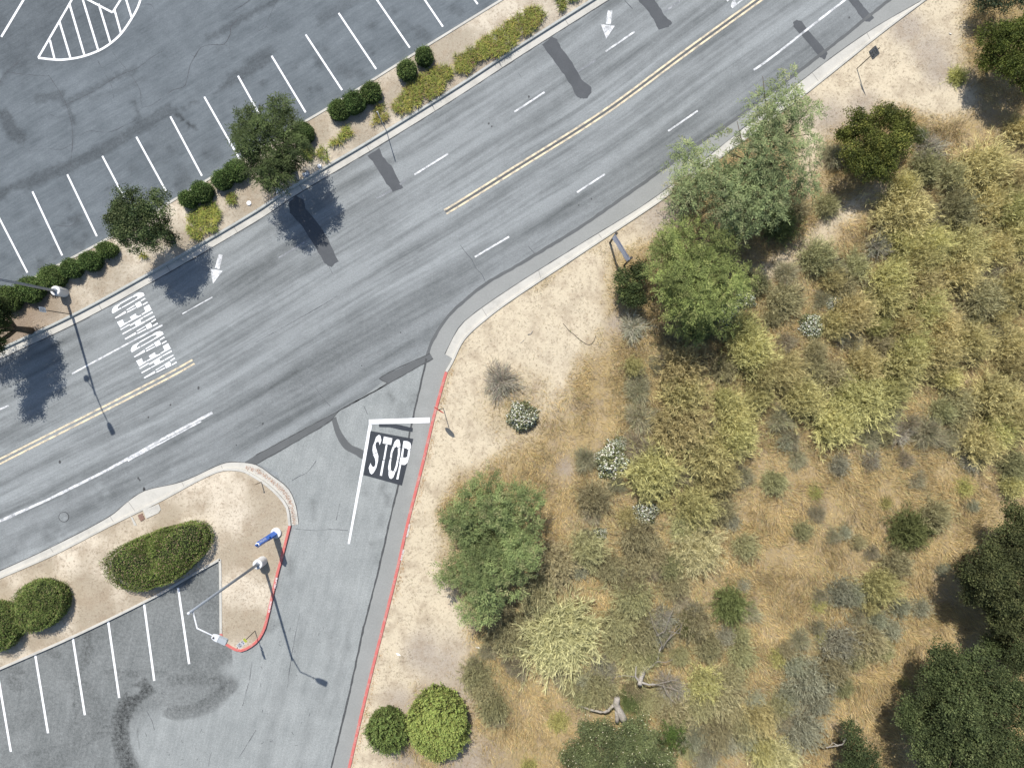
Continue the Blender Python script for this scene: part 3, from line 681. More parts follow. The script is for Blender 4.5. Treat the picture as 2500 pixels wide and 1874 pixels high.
STOP = [((390,445),(425,460),(448,560),(410,665),(395,600),(370,585),(345,605),(305,580),(335,490)), ((302,590),(335,605),(320,660),(325,710),(362,812),(270,850),(258,770),(265,690)), ((270,862),(365,825),(383,900),(375,1000),(335,1160),(293,1130),(320,1080),(322,1010),(310,950)), ((220,1040),(228,1080),(250,1115),(285,1132),(328,1170),(270,1265),(235,1285),(200,1250),(178,1145)),
 ((500,480),(680,518),(655,658),(475,625)), ((540,655),(577,658),(520,980),(485,975)), ((475,990),(515,993),(458,1318),(415,1310)),
 ((800,540),(830,555),(850,640),(850,695),(800,720),(770,690),(735,715),(700,675),(725,600),(765,550)), ((693,685),(727,720),(680,830),(668,940),(630,935),(650,800)), ((630,952),(662,955),(645,1080),(645,1185),(600,1205),(590,1150),(610,1020)), ((800,735),(848,710),(843,850),(820,970),(780,965),(800,850)), ((778,978),(815,982),(790,1120),(755,1230),(715,1200),(750,1110)), ((598,1215),(650,1195),(685,1225),(710,1210),(745,1235),(700,1350),(660,1380),(625,1370),(600,1310)),
 ((918,575),(1000,580),(1060,610),(1080,680),(1072,740),(1015,762),(985,735),(895,715)), ((893,722),(928,730),(905,915),(860,910)), ((1018,772),(1065,755),(1038,930),(1000,910)), ((852,922),(905,922),(950,935),(995,912),(1032,940),(1000,1040),(945,1085),(890,1080),(828,1070)), ((830,1082),(868,1085),(808,1392),(765,1390))]
mark('word_marking', [pts(zs, *P) for P in STOP], .016, M['white'], drive)
mark('stop_line', [pts(zs, (180,120),(1478,75),(1475,190),(180,218))], .016, M['white'], drive)
mark('lane_line', [pts(t12, (972,336),(1000,342),(808,1365),(790,1365))], .012, M['white'], drive)
for a, b in (((2050,655),(2248,1010)),((1760,835),(2080,1400)),((1468,1005),(1740,1515)),((1175,1180),(1430,1645)),((882,1345),(1150,1850)),((580,1503),(835,2035)),((280,1650),(537,2200)),((-20,1850),(237,2348))):
    mark('stall_line', [bar(t00(*a), t00(*b), .125)], .008, M['white'], lot1)
for a, b in (((135,483),(428,970)),((428,300),(742,778)),((712,115),(1035,597)),((1000,-60),(1325,413)),((1290,-240),(1610,232)),((1580,-410),(1910,38))):
    mark('stall_line', [bar(t10(*a), t10(*b), .125)], .008, M['white'], lot1)
arc = spline(pts(t00, (330,500),(500,517),(620,507),(730,483),(850,438),(950,377),(1045,290),(1135,160),(1185,70),(1215,-20),(1230,-120)), .3)
mb = MB(); ribbon(mb, arc, -.075, .075, .008)
for a, b in (((330,500),(660,-70)),((430,345),(470,508)),((512,185),(607,500)),((600,40),(727,475)),((690,-80),(847,435)),((850,35),(952,372)),((985,80),(1042,285)),((1060,-90),(1135,155)),((690,-36),(970,110)),((970,110),(1090,-80))):
    mb.poly(bar(t00(*a), t00(*b), .14), .0085 + .0004 * len(mb.f) / 10)
mb.build('hatched_marking', M['white'], lot1)
mark('stall_line', [bar(t00(12,320), t00(240,-60), .15)], .008, M['white'], lot1)
for a, b in (((1535,105),(1630,760)),((1242,245),(1330,905)),((932,390),(1028,1052)),((627,530),(732,1200)),((305,685),(415,1355)),((-20,835),(95,1515))):
    mark('stall_line', [bar(t03(*a), t03(*b), .15)], .016, M['white'], lot2)

def text(name, s, size, loc, rot, mat, parent=None, xs=1.0):      # lettering as a flat mesh
    cu = bpy.data.curves.new(name, 'FONT'); cu.body = s; cu.size = size; cu.align_x = 'CENTER'; cu.align_y = 'CENTER'
    tmp = bpy.data.objects.new('tmp_text', cu); C.objects.link(tmp)
    dg = bpy.context.evaluated_depsgraph_get(); me = bpy.data.meshes.new_from_object(tmp.evaluated_get(dg))
    bpy.data.objects.remove(tmp); bpy.data.curves.remove(cu)
    me.name = name; me.materials.clear()
    o = link(name, me, [mat], parent); o.matrix_basis = Matrix.Translation(loc) @ rot.to_4x4() @ Matrix.Diagonal((xs, 1, 1, 1))
    return o
def axes(x, up):                # rotation whose local X runs along x and local Y along up
    x = Vector(x).normalized(); up = Vector(up); z = x.cross(up).normalized(); y = z.cross(x)
    return Matrix((x, y, z)).transposed()
def kerb_text(s, a, b, up, parent):
    a = Vector((*a, .1535)); b = Vector((*b, .1535)); d = b - a
    o = text('lettering', s, .19, (a + b) / 2, axes(d, (*up, 0)), M['white'], parent)
    xs_ = [v.co.x for v in o.data.vertices]; w = max(xs_) - min(xs_); o.matrix_basis = o.matrix_basis @ Matrix.Diagonal((d.length / max(w, .1), 1, 1, 1))
zk = Z(960, 1260, 13.82)
kerb_text('NO PARKING', zk(545, 265, .15), zk(462, 690, .15), (1, .2), kCr)
kerb_text('FIRE LANE', zk(345, 1120, .15), zk(262, 1480, .15), (1, .2), kCr)
zk = Z(640, 1380, 9.21)
kerb_text('NO PARKING', zk(155, 1050, .15), zk(197, 800, .15), (-1, .2), kE2)
kerb_text('FIRE LANE', zk(287, 505, .15), zk(330, 275, .15), (-1, .2), kE2)

# ------------------------------------------------------------------ street furniture
def gz(x, y):                    # height of the hillside soil
    return float(hill_z(np.array([x]), np.array([y]))[0])
def lamp(base, top, arm_pts, head_c, head_d, label, second=None):
    bx, by = base
    t = empty('street_lamp', (bx, by, .15)); tag(t, label, 'street lamp', 'street lamps on concrete piers')
    inv = Matrix.Translation((-bx, -by, -.15))
    mb = MB(); mb.lathe((0, 0, -.1), [(.32, 0), (.335, .02), (.335, .93), (.31, .955)], 32); mb.build('pier', M['pier'], t, False)
    mb = MB(); mb.lathe((0, 0, .85), [(.19, 0), (.19, .03)], 4); mb.lathe((0, 0, .88), [(.13, 0), (.12, .02), (.12, .1)], 16)
    for k in range(4): mb.lathe((.14 * math.cos(k * PI / 2 + .4), .14 * math.sin(k * PI / 2 + .4), .88), [(.022, 0), (.022, .06)], 8)
    mb.build('base_plate', M['steel'], t)
    mb = MB(); mb.tube([(0, 0, .9), (0, 0, top - .15)], [.098, .07], 16); mb.build('pole', M['steel'], t, True)
    mb = MB(); mb.lathe((0, 0, top - .16), [(.08, 0), (.08, .05), (.04, .09)], 16); mb.build('pole_cap', M['headg'], t)
    L = [Vector(p) - Vector((bx, by, .15)) for p in arm_pts]
    mb = MB(); mb.tube(L, [.042] * (len(L) - 1) + [.03], 10); mb.build('arm', M['headg'], t, True)
    hc = Vector(head_c) - Vector((bx, by, .15)); d = Vector((*head_d, 0)).normalized(); rz = math.atan2(d.y, d.x)
    def housing(prof, z0, z1, m, name):
        mb = MB(); n = len(prof); R = Matrix.Rotation(rz, 3, 'Z')
        lo = [hc + R @ Vector((x, y, z0)) for x, y in prof]; hi = [hc + R @ Vector((x * .94 + .01, y * .86, z1)) for x, y in prof]
        mb.add(lo + hi, [list(range(n))[::-1], list(range(n, 2 * n))] + [[i, (i + 1) % n, n + (i + 1) % n, n + i] for i in range(n)])
        return mb.build(name, m, t)
    housing([(-.45, -.07), (-.40, -.11), (-.25, -.16), (-.07, -.175), (-.07, .175), (-.25, .16), (-.40, .11), (-.45, .07)], -.06, .09, M['headg'], 'lamp_head')
    housing([(-.066, -.17), (.38, -.175), (.42, -.13), (.42, .13), (.38, .175), (-.066, .17)], -.08, .07, M['headl'], 'lamp_glass')
    mb = MB(); R = Matrix.Rotation(rz, 3, 'Z'); mb.lathe(hc + R @ Vector((-.3, 0, .088)), [(.045, 0), (.045, .05), (.03, .08)], 12); mb.build('photocell', M['dark'], t)
    if second:
        a, b = (Vector(p) - Vector((bx, by, .15)) for p in second)
        mb = MB(); mb.tube([a, a.lerp(b, .5) + Vector((0, 0, .1)), b], .03, 8); mb.build('arm', M['headg'], t, True)
        mb = MB(); mb.lathe(b - Vector((0, 0, .25)), [(.05, 0), (.2, .06), (.2, .2), (.1, .32), (.03, .36)], 14); mb.build('camera_dome', M['headg'], t, True)
    return t
b1 = W(641, 1368.5, .15); p1 = (b1[0], b1[1])
ex_, ey_ = W(463, 1500.6, 9.3); hx, hy = W(536, 1560, 10.3); nx, ny = W(521, 1551.5, 10.25); mx_, my_ = W(484, 1531, 9.75)
lamp(p1, 9.7, [(p1[0], p1[1], 9.3), (mx_, my_, 9.85), (nx, ny, 10.25)], (hx, hy, 10.3), (hx - nx, hy - ny), 'grey street lamp on round concrete pier on the sandy island beside the driveway')
b2 = W(157, 714, .15)
lamp(b2, 9.9, [(b2[0], b2[1], 9.4), (b2[0] + .5, b2[1] - 1.2, 9.7), (b2[0] + .95, b2[1] - 2.1, 9.8)], (b2[0] + 1.12, b2[1] - 2.5, 9.8), (.42, -.9), 'grey street lamp on tall concrete pier among the trimmed hedges of the planting strip', ((b2[0], b2[1], 9.5), (b2[0] - .55, b2[1] + .9, 9.75)))

def post_sign(name, base, zb, h, label, panels, post=.03, mat='dark', group=None, cat='sign', sq=False):
    """a post with flat plates: panels = (centre height, width, height, width direction, material, [text rows], front side)"""
    t = empty(name, (base[0], base[1], zb)); tag(t, label, cat, group)
    mb = MB()
    if sq: mb.box((0, 0, h / 2 - .1), (post * 2, post * 2, h + .2))
    else: mb.tube([(0, 0, -.15), (0, 0, h)], post, 8)
    mb.build('post', M[mat], t)
    for nm, zc, w, hh, wd, m, rows, bev, shape in panels:
        d = Vector((*wd, 0)).normalized(); nrm = Vector((d.y, -d.x, 0))          # the front looks along nrm
        R = axes(d, (0, 0, 1)); R = Matrix((d, Vector((0, 0, 1)), nrm)).transposed()
        c = Vector((0, 0, zc)) + nrm * (post + .008)
        mb = MB()
        if shape == 'oct': P = [(w / 2 / math.cos(PI / 8) * math.cos(PI / 8 + k * PI / 4), hh / 2 / math.cos(PI / 8) * math.sin(PI / 8 + k * PI / 4)) for k in range(8)]
        elif shape == 'dia': P = [(w / 2, 0), (0, hh / 2), (-w / 2, 0), (0, -hh / 2)]
        else:
            q = min(w, hh) * .08; P = [(-w/2+q, -hh/2), (w/2-q, -hh/2), (w/2, -hh/2+q), (w/2, hh/2-q), (w/2-q, hh/2), (-w/2+q, hh/2), (-w/2, hh/2-q), (-w/2, -hh/2+q)]
        n = len(P); f = [c + R @ Vector((x, y, .004)) for x, y in P]; bk = [c + R @ Vector((x, y, -.004)) for x, y in P]
        mb.add(f + bk, [list(range(n)), list(range(2 * n - 1, n - 1, -1))] + [[(i + 1) % n, i, n + i, n + (i + 1) % n] for i in range(n)])
        o = mb.build(nm, M[m], t)
        if bev:                                                           # border line just inside the edge
            mb = MB(); g = [c + R @ Vector((x * .96, y * .96, .007)) for x, y in P]; g2 = [c + R @ Vector((x * .90, y * .93, .007)) for x, y in P]
            mb.add(g + g2, [[i, (i + 1) % n, n + (i + 1) % n, n + i] for i in range(n)]); mb.build('border', M[bev], o)
        for s, y, size, xs, tm in rows:
            p = c + R @ Vector((0, y, .0085))
            if isinstance(s, str): tx = text('lettering', s, size, p, R, M[tm], o, xs)
            else:
                mb = MB()
                for (x0, x1) in s: mb.add([c + R @ Vector(v) for v in ((x0, y - size / 2, .0075), (x1, y - size / 2, .0075), (x1, y + size / 2, .0075), (x0, y + size / 2, .0075))], [[0, 1, 2, 3]])
                mb.build('lettering', M[tm], o)
    return t
# speed limit sign (seen from above, its lit side away)
z4 = Z(2070, 80, 11.05); b = z4(245, 970, .1)
post_sign('speed_limit_sign', b, gz(*b) , 2.6, 'speed limit 25 sign on a thin dark post at the sandy roadside', [('sign_panel', 2.05, .62, .80, (.44, -.9), 'signg', [('SPEED', .26, .17, .95, 'signk'), ('LIMIT', .09, .17, 1.0, 'signk'), ('25', -.19, .38, 1.1, 'signk')], 'signk', '')], .03)
# stop sign
z4 = Z(1040, 960, 13.82); b = z4(585, 500, .08)
post_sign('stop_sign', b, gz(*b), 2.72, 'stop sign on a thin post behind the red kerb, seen edge-on', [('sign_panel', 2.34, .76, .76, (.84, -.55), 'signr', [('STOP', 0, .30, .95, 'signw')], 'signw', 'oct')], .028)
# no parking style sign in the strip
z4 = Z(60, 660, 10.36); b = z4(1180, 1110, .15)
post_sign('parking_sign', b, .15, 3.0, 'small white sign with grey text rows on a thin post near the strip kerb', [('sign_panel', 2.6, .34, .56, (-.22, .97), 'signw', [([(-.13, .13)], .17, .05, 1, 'signg'), ([(-.13, .10)], .06, .06, 1, 'signg'), ([(-.12, .13)], -.06, .06, 1, 'signg'), ([(-.13, .05)], -.18, .05, 1, 'signg')], None, '')], .028)
z4 = Z(900, 280, 11.84); b = z4(505, 450, .15)
post_sign('parking_sign', b, .15, 2.85, 'narrow roadside sign seen edge-on beside a day lily clump', [('sign_panel', 2.4, .32, .46, (-.30, .95), 'signw', [([(-.12, .12)], .1, .06, 1, 'signr'), ([(-.12, .12)], -.08, .06, 1, 'signr')], None, '')], .028, 'steel')
z4 = Z(440, 1480, 9.217); b = z4(1685, 545, .12)
post_sign('parking_sign', b, .12, 2.75, 'post with a yellow-green plate under two white plates at the red island tip', [('warning_plate', 1.62, .30, .26, (-.69, .72), 'signy', [], None, ''), ('sign_panel', 1.98, .32, .30, (-.69, .72), 'signw', [([(-.10, -.02)], .02, .10, 1, 'banb'), ([(.03, .13)], .05, .05, 1, 'signk'), ([(.03, .10)], -.05, .05, 1, 'signk')], None, ''), ('sign_panel', 2.42, .34, .50, (-.69, .72), 'signw', [([(-.11, -.05), (0, .12)], -.10, .07, 1, 'signk'), ([(-.12, .02), (.06, .11)], .02, .06, 1, 'signk'), ([(-.12, .12)], .14, .04, 1, 'signg')], None, '')], .026)
z4 = Z(610, 1160, 23.7); b = z4(675, 385, .1)
mb = MB(); mb.box((b[0], b[1], .55), (.055, .045, 1.2), .4); mb.box((b[0] - .01, b[1], 1.12), (.12, .03, .06), .4)
tag(mb.build('wooden_stake', M['wood']), 'short brown wooden stake standing near the round island kerb', 'stake')

# emergency call tower
z4 = Z(560, 1270, 8.724); c0 = z4(1003, 257, .13); pb = z4(965, 285, .2); t = empty('emergency_phone_tower', (c0[0], c0[1], .12)); tag(t, 'bright blue emergency phone tower on a white round concrete base', 'phone tower')
mb = MB(); mb.lathe((0, 0, -.15), [(.36, 0), (.36, .28), (.34, .30)], 36); mb.build('base', M['pier'], t)
dx, dy = pb[0] - c0[0], pb[1] - c0[1]; rz = math.radians(-36)
def tower_box(name, c, size, m, par=t):
    mb = MB(); R = Matrix.Rotation(rz, 3, 'Z'); q = R @ Vector((c[0], c[1], 0)); mb.box((dx + q.x, dy + q.y, c[2]), size, rz); return mb.build(name, m, par)
low = tower_box('lower_cabinet', (0, 0, .63), (.30, .30, 1.0), M['blue']); tower_box('call_panel', (.03, -.02, 1.26), (.22, .24, .26), M['dblue'])
tower_box('hood', (-.04, 0, 1.26), (.20, .30, .258), M['blue'], low)
up = tower_box('column', (0, 0, 2.14), (.27, .28, 1.5), M['blue'])
R = Matrix.Rotation(rz, 3, 'Z')
for n_, wd in (((.1355, 0), (0, 1)), ((0, .1405), (-1, 0)), ((-.1355, 0), (0, -1))):
    nv = R @ Vector((*n_, 0)); text('lettering', 'EMERGENCY', .21, Vector((dx, dy, 2.25)) + nv + Vector((c0[0], c0[1], .12)) * 0 + nv.normalized() * .003, Matrix((Vector((0, 0, -1)), (R @ Vector((*wd, 0))), (R @ Vector((*wd, 0))).cross(Vector((0, 0, -1))) * -1)).transposed(), M['signw'], up, .95)
mb = MB(); mb.lathe((dx, dy, 2.89), [(.13, 0), (.13, .04), (.10, .06)], 20); mb.build('beacon_collar', M['signw'], t); mb = MB(); mb.lathe((dx, dy, 2.95), [(.085, 0), (.085, .1), (.06, .15), (.02, .17)], 20); mb.build('beacon', M['dblue'], t, True)

# banner on two posts
zb_ = Z(1470, 550, 15.08); q1 = zb_(290, 640, .1)
da = Vector((.525, -.851, 0)).normalized(); q2 = (q1[0] + da.x * 1.86, q1[1] + da.y * 1.86)
t = empty('banner_sign', (q1[0], q1[1], gz(*q1))); tag(t, 'pale blue-white banner stretched between two dark posts beside the road kerb', 'banner')
nf = Vector((da.y, -da.x, 0)); R = Matrix((da, Vector((0, 0, 1)), nf)).transposed()
for s in (0, 1.86):
    mb = MB(); p = da * s; mb.box((p.x, p.y, 1.25), (.10, .13, 2.7), math.atan2(da.y, da.x)); o = mb.build('post', M['dark'], t)
    mb = MB(); mb.lathe((p.x, p.y, 2.6), [(.09, 0), (.09, .03), (.05, .06)], 10); mb.build('post_cap', M['dark'], o)
mb = MB(); n_ = 16
for i in range(n_ + 1):
    for z in (1.38, 1.95, 2.52):
        a = -.02 + i / n_ * 1.9; p = da * a + nf * (.078 + .015 * math.sin(i * 1.1) * (z < 2.4)); mb.v.append((p.x, p.y, z + .012 * math.cos(i * .8)))
for i in range(n_):
    for j in range(2): mb.f.append([i * 3 + j, (i + 1) * 3 + j, (i + 1) * 3 + j + 1, i * 3 + j + 1]); mb.m.append(0)
b0 = len(mb.v); mb.v += [(x - nf.x * .012, y - nf.y * .012, z) for x, y, z in mb.v]; mb.f += [[b0 + k for k in f[::-1]] for f in list(mb.f)]; mb.m += [0] * (len(mb.f) - len(mb.m))
bn = mb.build('banner', M['ban'], t, True)
ctr = da * .93 + nf * .098
text('lettering', 'COMMERCIAL & OFFICES', .20, ctr + Vector((0, 0, 2.34)), R, M['banb'], bn, .72)

# lids, boxes, inlet, manhole
zl = Z(590, 370, 9.617)
for x, y, r, l in ((1822, 335, .135, 'white round utility lid in the planting strip near the end of the day lilies'), (165, 1208, .15, 'white round utility lid on bare soil between the two strip trees')):
    p = zl(x, y, .2); mb = MB(); mb.lathe((*p, .13), [(r + .01, 0), (r + .01, .05), (r, .055), (r * .93, .075), (r * .3, .08)], 24); tag(mb.build('utility_lid', M['lid']), l, 'utility lid', 'white lids in the planting strip')
for x, y, l in ((1510, 527, 'grey valve box lid beside the strip kerb, beyond the feathery tree'), (863, 903, 'grey valve box lid beside the strip kerb, in the feathery tree\'s shade')):
    p = zl(x, y, .2); t = empty('valve_box', (*p, .14)); tag(t, l, 'valve box', 'valve boxes in the planting strip')
    mb = MB(); mb.box((0, 0, .03), (.46, .31, .07), .52); mb.build('frame', M['box'], t)
    mb = MB(); mb.box((0, 0, .073), (.42, .27, .014), .52); mb.box((.13, .07, .083), (.05, .02, .004), .52, 1); mb.build('lid', [M['box'], M['dark']], t)
zi = Z(300, 1200, 16.58)
t = empty('storm_inlet', (*zi(1100, 750), .1)); tag(t, 'pale concrete storm drain inlet with rusty hatch in the island kerb', 'drain inlet'); t0 = Vector((*zi(1100, 750), .1))
def slab(P, z0, z1, name, m):
    P = [Vector((*p, 0)) for p in P]; a = sum(P[i - 1].x * P[i].y - P[i].x * P[i - 1].y for i in range(len(P)))
    if a < 0: P = P[::-1]
    mb = MB(); n = len(P); mb.add([p - Vector((t0.x, t0.y, .1 - z0)) for p in P] + [p - Vector((t0.x, t0.y, .1 - z1)) for p in P], [list(range(n))[::-1], list(range(n, 2 * n))] + [[i, (i + 1) % n, n + (i + 1) % n, n + i] for i in range(n)]); return mb.build(name, m, t)
slab(pts(zi, (860,720),(1500,470),(1590,690),(1500,830),(1000,1060)), .02, .168, 'top_slab', M['conc'])
slab(pts(zi, (360,960),(470,1040),(620,1330),(510,1340)), .02, .166, 'side_wall', M['conc'])
slab(pts(zi, (650,930),(830,850),(940,1080),(780,1180)), .02, .160, 'hatch', M['rust'])
p = t02(550, 1133); t = empty('manhole_cover', (*p, .004)); tag(t, 'round iron manhole cover set in the road beside the island kerb', 'manhole cover')
mb = MB(); mb.lathe((0, 0, 0), [(.36, 0), (.36, .010), (.325, .013)], 32); mb.build('ring', M['tar'], t)
mb = MB(); mb.lathe((0, 0, .002), [(.315, 0), (.315, .014)], 32)
for k in range(8): mb.lathe((.2 * math.cos(k * .785), .2 * math.sin(k * .785), .016), [(.025, 0), (.02, .005)], 8)
mb.build('cover', M['road'], t)
# fence posts, hose, logs, litter
for t_, x0, y0, l in ((t22, 1150, 130, 'lowest'), (t21, 1630, 1440, 'second lowest'), (t21, 2050, 1140, 'third'), (t31, 215, 870, 'fourth'), (t31, 545, 605, 'fifth'), (t30, 1950, 1278, 'topmost')):
    x, y = t_(x0, y0, .2); z = gz(x, y); mb = MB(); mb.box((x, y, z + .75), (.045, .012, 1.7), .6); mb.box((x, y + .02, z + .75), (.012, .04, 1.7), .6); mb.box((x, y, z + .12), (.10, .01, .14), .6)
    tag(mb.build('fence_post', M['dark']), f'thin dark metal fence post in the brush, {l} of the broken row of six', 'fence post', 'old fence posts in the brush')
P = [Vector((*t21(x, y), 0)) for x, y in ((440,1130),(470,1165),(490,1190),(530,1220),(560,1250),(600,1280),(630,1300),(660,1315),(690,1300),(710,1270),(720,1230))]
for v in P: v.z = gz(v.x, v.y) + .02
mb = MB(); mb.tube(P, .017, 6); tag(mb.build('hose', M['dark']), 'dark thin hose curling over the pale sand', 'hose')
def log(name, t_, P, r, label):
    Q = [Vector((*t_(x, y), 0)) for x, y in P]
    for v in Q: v.z = gz(v.x, v.y) + r * .7
    mb = MB(); mb.tube(Q, [r, r * 1.1, r * .7][:len(Q)] if len(Q) <= 3 else r, 8); tag(mb.build(name, M['bark']), label, 'stick')
log('stick', t21, ((135,1222),(160,1218),(178,1190)), .035, 'short bent grey stick on the sand near the road curve')
log('stick', t21, ((70,1300),(105,1270)), .018, 'thin straight twig on the sand below the bent stick')
log('stick', t12, ((1615,905),(1670,920),(1730,945)), .016, 'crooked twig on the sand above the driveway pepper tree')
log('stick', t30, ((1325,1372),(1370,1388),(1418,1408)), .05, 'pale bleached branch beside the bare grey shrub below the glossy bush')
for t_, x, y, s, l in ((t13, 1230, 672, .22, 'white torn strip of litter on the grey mulch'), (t13, 1910, 618, .18, 'white scrap of litter beside the grey sagebrush'), (t12, 1860, 660, .09, 'tiny white scrap on the dry grass beside the stop sign'), (t30, 1562, 298, .14, 'black and white scrap of rubbish on the sand in the upper corner')):
    x, y = t_(x, y); z = gz(x, y) + .03; mb = MB(); a = random.random() * 3
    mb.add([(x + s * math.cos(a), y + s * math.sin(a), z), (x + .3 * s * math.cos(a + 1.4), y + .3 * s * math.sin(a + 1.4), z + .04), (x - s * .9 * math.cos(a), y - s * .9 * math.sin(a), z + .01), (x + .28 * s * math.cos(a - 1.5), y + .28 * s * math.sin(a - 1.5), z - .01)], [[0, 1, 2], [0, 2, 3]])
    tag(mb.build('litter_scrap', M['litterw']), l, 'litter')

# ------------------------------------------------------------------ vegetation
def unit(v): return v / (np.linalg.norm(v, axis=-1, keepdims=True) + 1e-9)
def sph(r, n, zmin=-1.0):
    z = r.uniform(zmin, 1, n); a = r.uniform(0, 2 * PI, n); s = np.sqrt(1 - z * z)
    return np.c_[s * np.cos(a), s * np.sin(a), z]
def leaves(c, a, b, L, Wd):      # diamond leaves: base c, long axis a, side axis b
    L = np.broadcast_to(np.asarray(L, float).reshape(-1, 1), (len(c), 1)); Wd = np.broadcast_to(np.asarray(Wd, float).reshape(-1, 1), (len(c), 1))
    V = np.stack([c, c + a * L * .5 + b * Wd, c + a * L, c + a * L * .5 - b * Wd], 1).reshape(-1, 3)
    return V, np.arange(len(V)).reshape(-1, 4)
def cat(parts):                  # [(V, F, col)] -> one
    n = 0; Vs = []; Fs = []; Cs = []
    for V, F, c in parts: Vs.append(V); Fs.append(F + n); Cs.append(c); n += len(V)
    return np.concatenate(Vs), np.concatenate(Fs), np.concatenate(Cs)
def jcol(r, base, n, v=.25, h=.08):
    k = 1 + r.uniform(-v, v, (n, 1)); return np.clip(np.array(base) * k * (1 + r.uniform(-h, h, (n, 3))), 0, 1)
def strips(P, w, cols):          # P (n, k, 3) polylines as flat tapering ribbons
    n, k, _ = P.shape; d = np.gradient(P, axis=1); side = unit(np.cross(d, np.array((0, 0, 1.0)) + rng.normal(0, .35, (n, 1, 3))))
    ww = (np.asarray(w).reshape(-1, 1, 1) * np.linspace(1, .35, k).reshape(1, k, 1))
    A = P + side * ww; B = P - side * ww; V = np.stack([A, B], 2).reshape(-1, 3)
    i = np.arange(n)[:, None] * 2 * k + np.arange(k - 1)[None] * 2
    F = np.stack([i, i + 1, i + 3, i + 2], -1).reshape(-1, 4)
    return V, F, np.repeat(cols[:, None], k - 1, 1).reshape(-1, 3) if cols.ndim == 2 else cols.reshape(-1, 3)

def broom_mesh(name, seed, nf, base, tip, h=.75, droop=.35, w=.014, sprig=7, dens=.5, inner=(.16, .13, .07), spread=1.2):
    """unit-radius shrub of arching wands with side sprigs"""
    r = np.random.default_rng(seed); parts = []
    az = r.uniform(0, 2 * PI, nf); th = r.uniform(0, 1, nf) ** .75 * spread
    lob = .80 + .25 * np.sin(az * 3 + seed) * np.sin(az * 2 + seed * 2.1) + r.normal(0, .07, nf)
    L = lob * r.uniform(.55, 1.08, nf); d = np.c_[np.sin(th) * np.cos(az), np.sin(th) * np.sin(az), np.cos(th) * h / .75]
    st = np.c_[r.normal(0, .26, (nf, 2)), np.full(nf, .02)]
    t = np.linspace(0, 1, 5); k = len(t)
    P = st[:, None] + d[:, None] * (L[:, None] * t)[..., None]
    P[..., 2] -= droop * (L * np.sin(th))[:, None] * t ** 2.2
    P[..., :2] += np.cumsum(r.normal(0, .035, (nf, k, 2)), 1)
    P[..., 2] = np.maximum(P[..., 2], .015)
    f = ((t[1:] + t[:-1]) / 2)[None, :, None] ** 1.2
    cl = (.75 + .5 * vnoise(az * 2.2, th * 3, seed))[:, None, None]
    cc = (np.array(base) * (1 - f) + np.array(tip) * f) * cl * (1 + r.uniform(-.2, .2, (nf, 1, 1)))
    parts.append(strips(P, r.uniform(.8, 1.2, nf) * w, cc))
    # side sprigs
    n = nf * sprig; fi = np.repeat(np.arange(nf), sprig); tt = r.uniform(.35, 1.0, n)
    q = np.clip((tt * 4).astype(int), 0, 3); fr = tt * 4 - q
    p = P[fi, q] * (1 - fr[:, None]) + P[fi, q + 1] * fr[:, None]; dd = unit(P[fi, q + 1] - P[fi, q])
    a = unit(dd + r.normal(0, .55, (n, 3)) + np.array((0, 0, .15))); b = unit(np.cross(a, np.array((0, 0, 1.0)) + r.normal(0, .4, (n, 3))))
    V, F = leaves(p, a, b, r.uniform(.10, .24, n), w * r.uniform(.6, 1.0, n))
    g = (np.clip(tt * 1.1, 0, 1) ** 1.3)[:, None]; c = (np.array(base) * (1 - g) + np.array(tip) * g) * cl[fi, 0] * (1 + r.uniform(-.28, .28, (n, 1)))
    parts.append((V, F, c))
    # inner dead stems
    m = int(nf * dens); az = r.uniform(0, 2 * PI, m); th = r.uniform(.4, 1.45, m); L = r.uniform(.25, .8, m); d = np.c_[np.sin(th) * np.cos(az), np.sin(th) * np.sin(az), np.cos(th) * .6]
    t = np.linspace(0, 1, 3); P = r.normal(0, .12, (m, 1, 3)) * (1, 1, .2) + d[:, None] * (L[:, None] * t)[..., None]; P[..., 2] = np.abs(P[..., 2]) + .01
    parts.append(strips(P, np.full(m, w * 1.2), jcol(r, inner, m, .4)))
    return npmesh(name, *cat(parts))
def dead_mesh(name, seed, n, col, h=.55, curl=.06, w=.010, spread=1.45):
    """unit-radius bare shrub: forking grey twigs"""
    r = np.random.default_rng(seed); parts = []
    az = r.uniform(0, 2 * PI, n); th = np.arccos(1 - r.uniform(0.02, 1, n) * .9) * spread / 1.45; L = r.uniform(.55, 1.0, n) * (.85 + .2 * np.sin(az * 3 + seed))
    d = np.c_[np.sin(th) * np.cos(az), np.sin(th) * np.sin(az), np.cos(th) * h / .55 * .7]
    t = np.linspace(0, 1, 6); P = r.normal(0, .05, (n, 1, 3)) * (1, 1, .1) + d[:, None] * (L[:, None] * t)[..., None]
    P += np.cumsum(r.normal(0, curl * .5, P.shape), 1); P[..., 2] = np.abs(P[..., 2]) + .01
    parts.append(strips(P, r.uniform(.7, 1.5, n) * w, jcol(r, col, n, .35)))
    m = n * 5; fi = r.integers(0, n, m); q = r.integers(1, 5, m); p = P[fi, q]; a = unit(unit(P[fi, q + 1] - P[fi, q]) + r.normal(0, .6, (m, 3)))
    l = r.uniform(.15, .42, m); t = np.linspace(0, 1, 3); Q = p[:, None] + a[:, None] * (l[:, None] * t)[..., None] + np.cumsum(r.normal(0, .02, (m, 3, 3)), 1); Q[..., 2] = np.abs(Q[..., 2]) + .008
    parts.append(strips(Q, r.uniform(.4, .8, m) * w, jcol(r, col, m, .4)))
    return npmesh(name, *cat(parts))
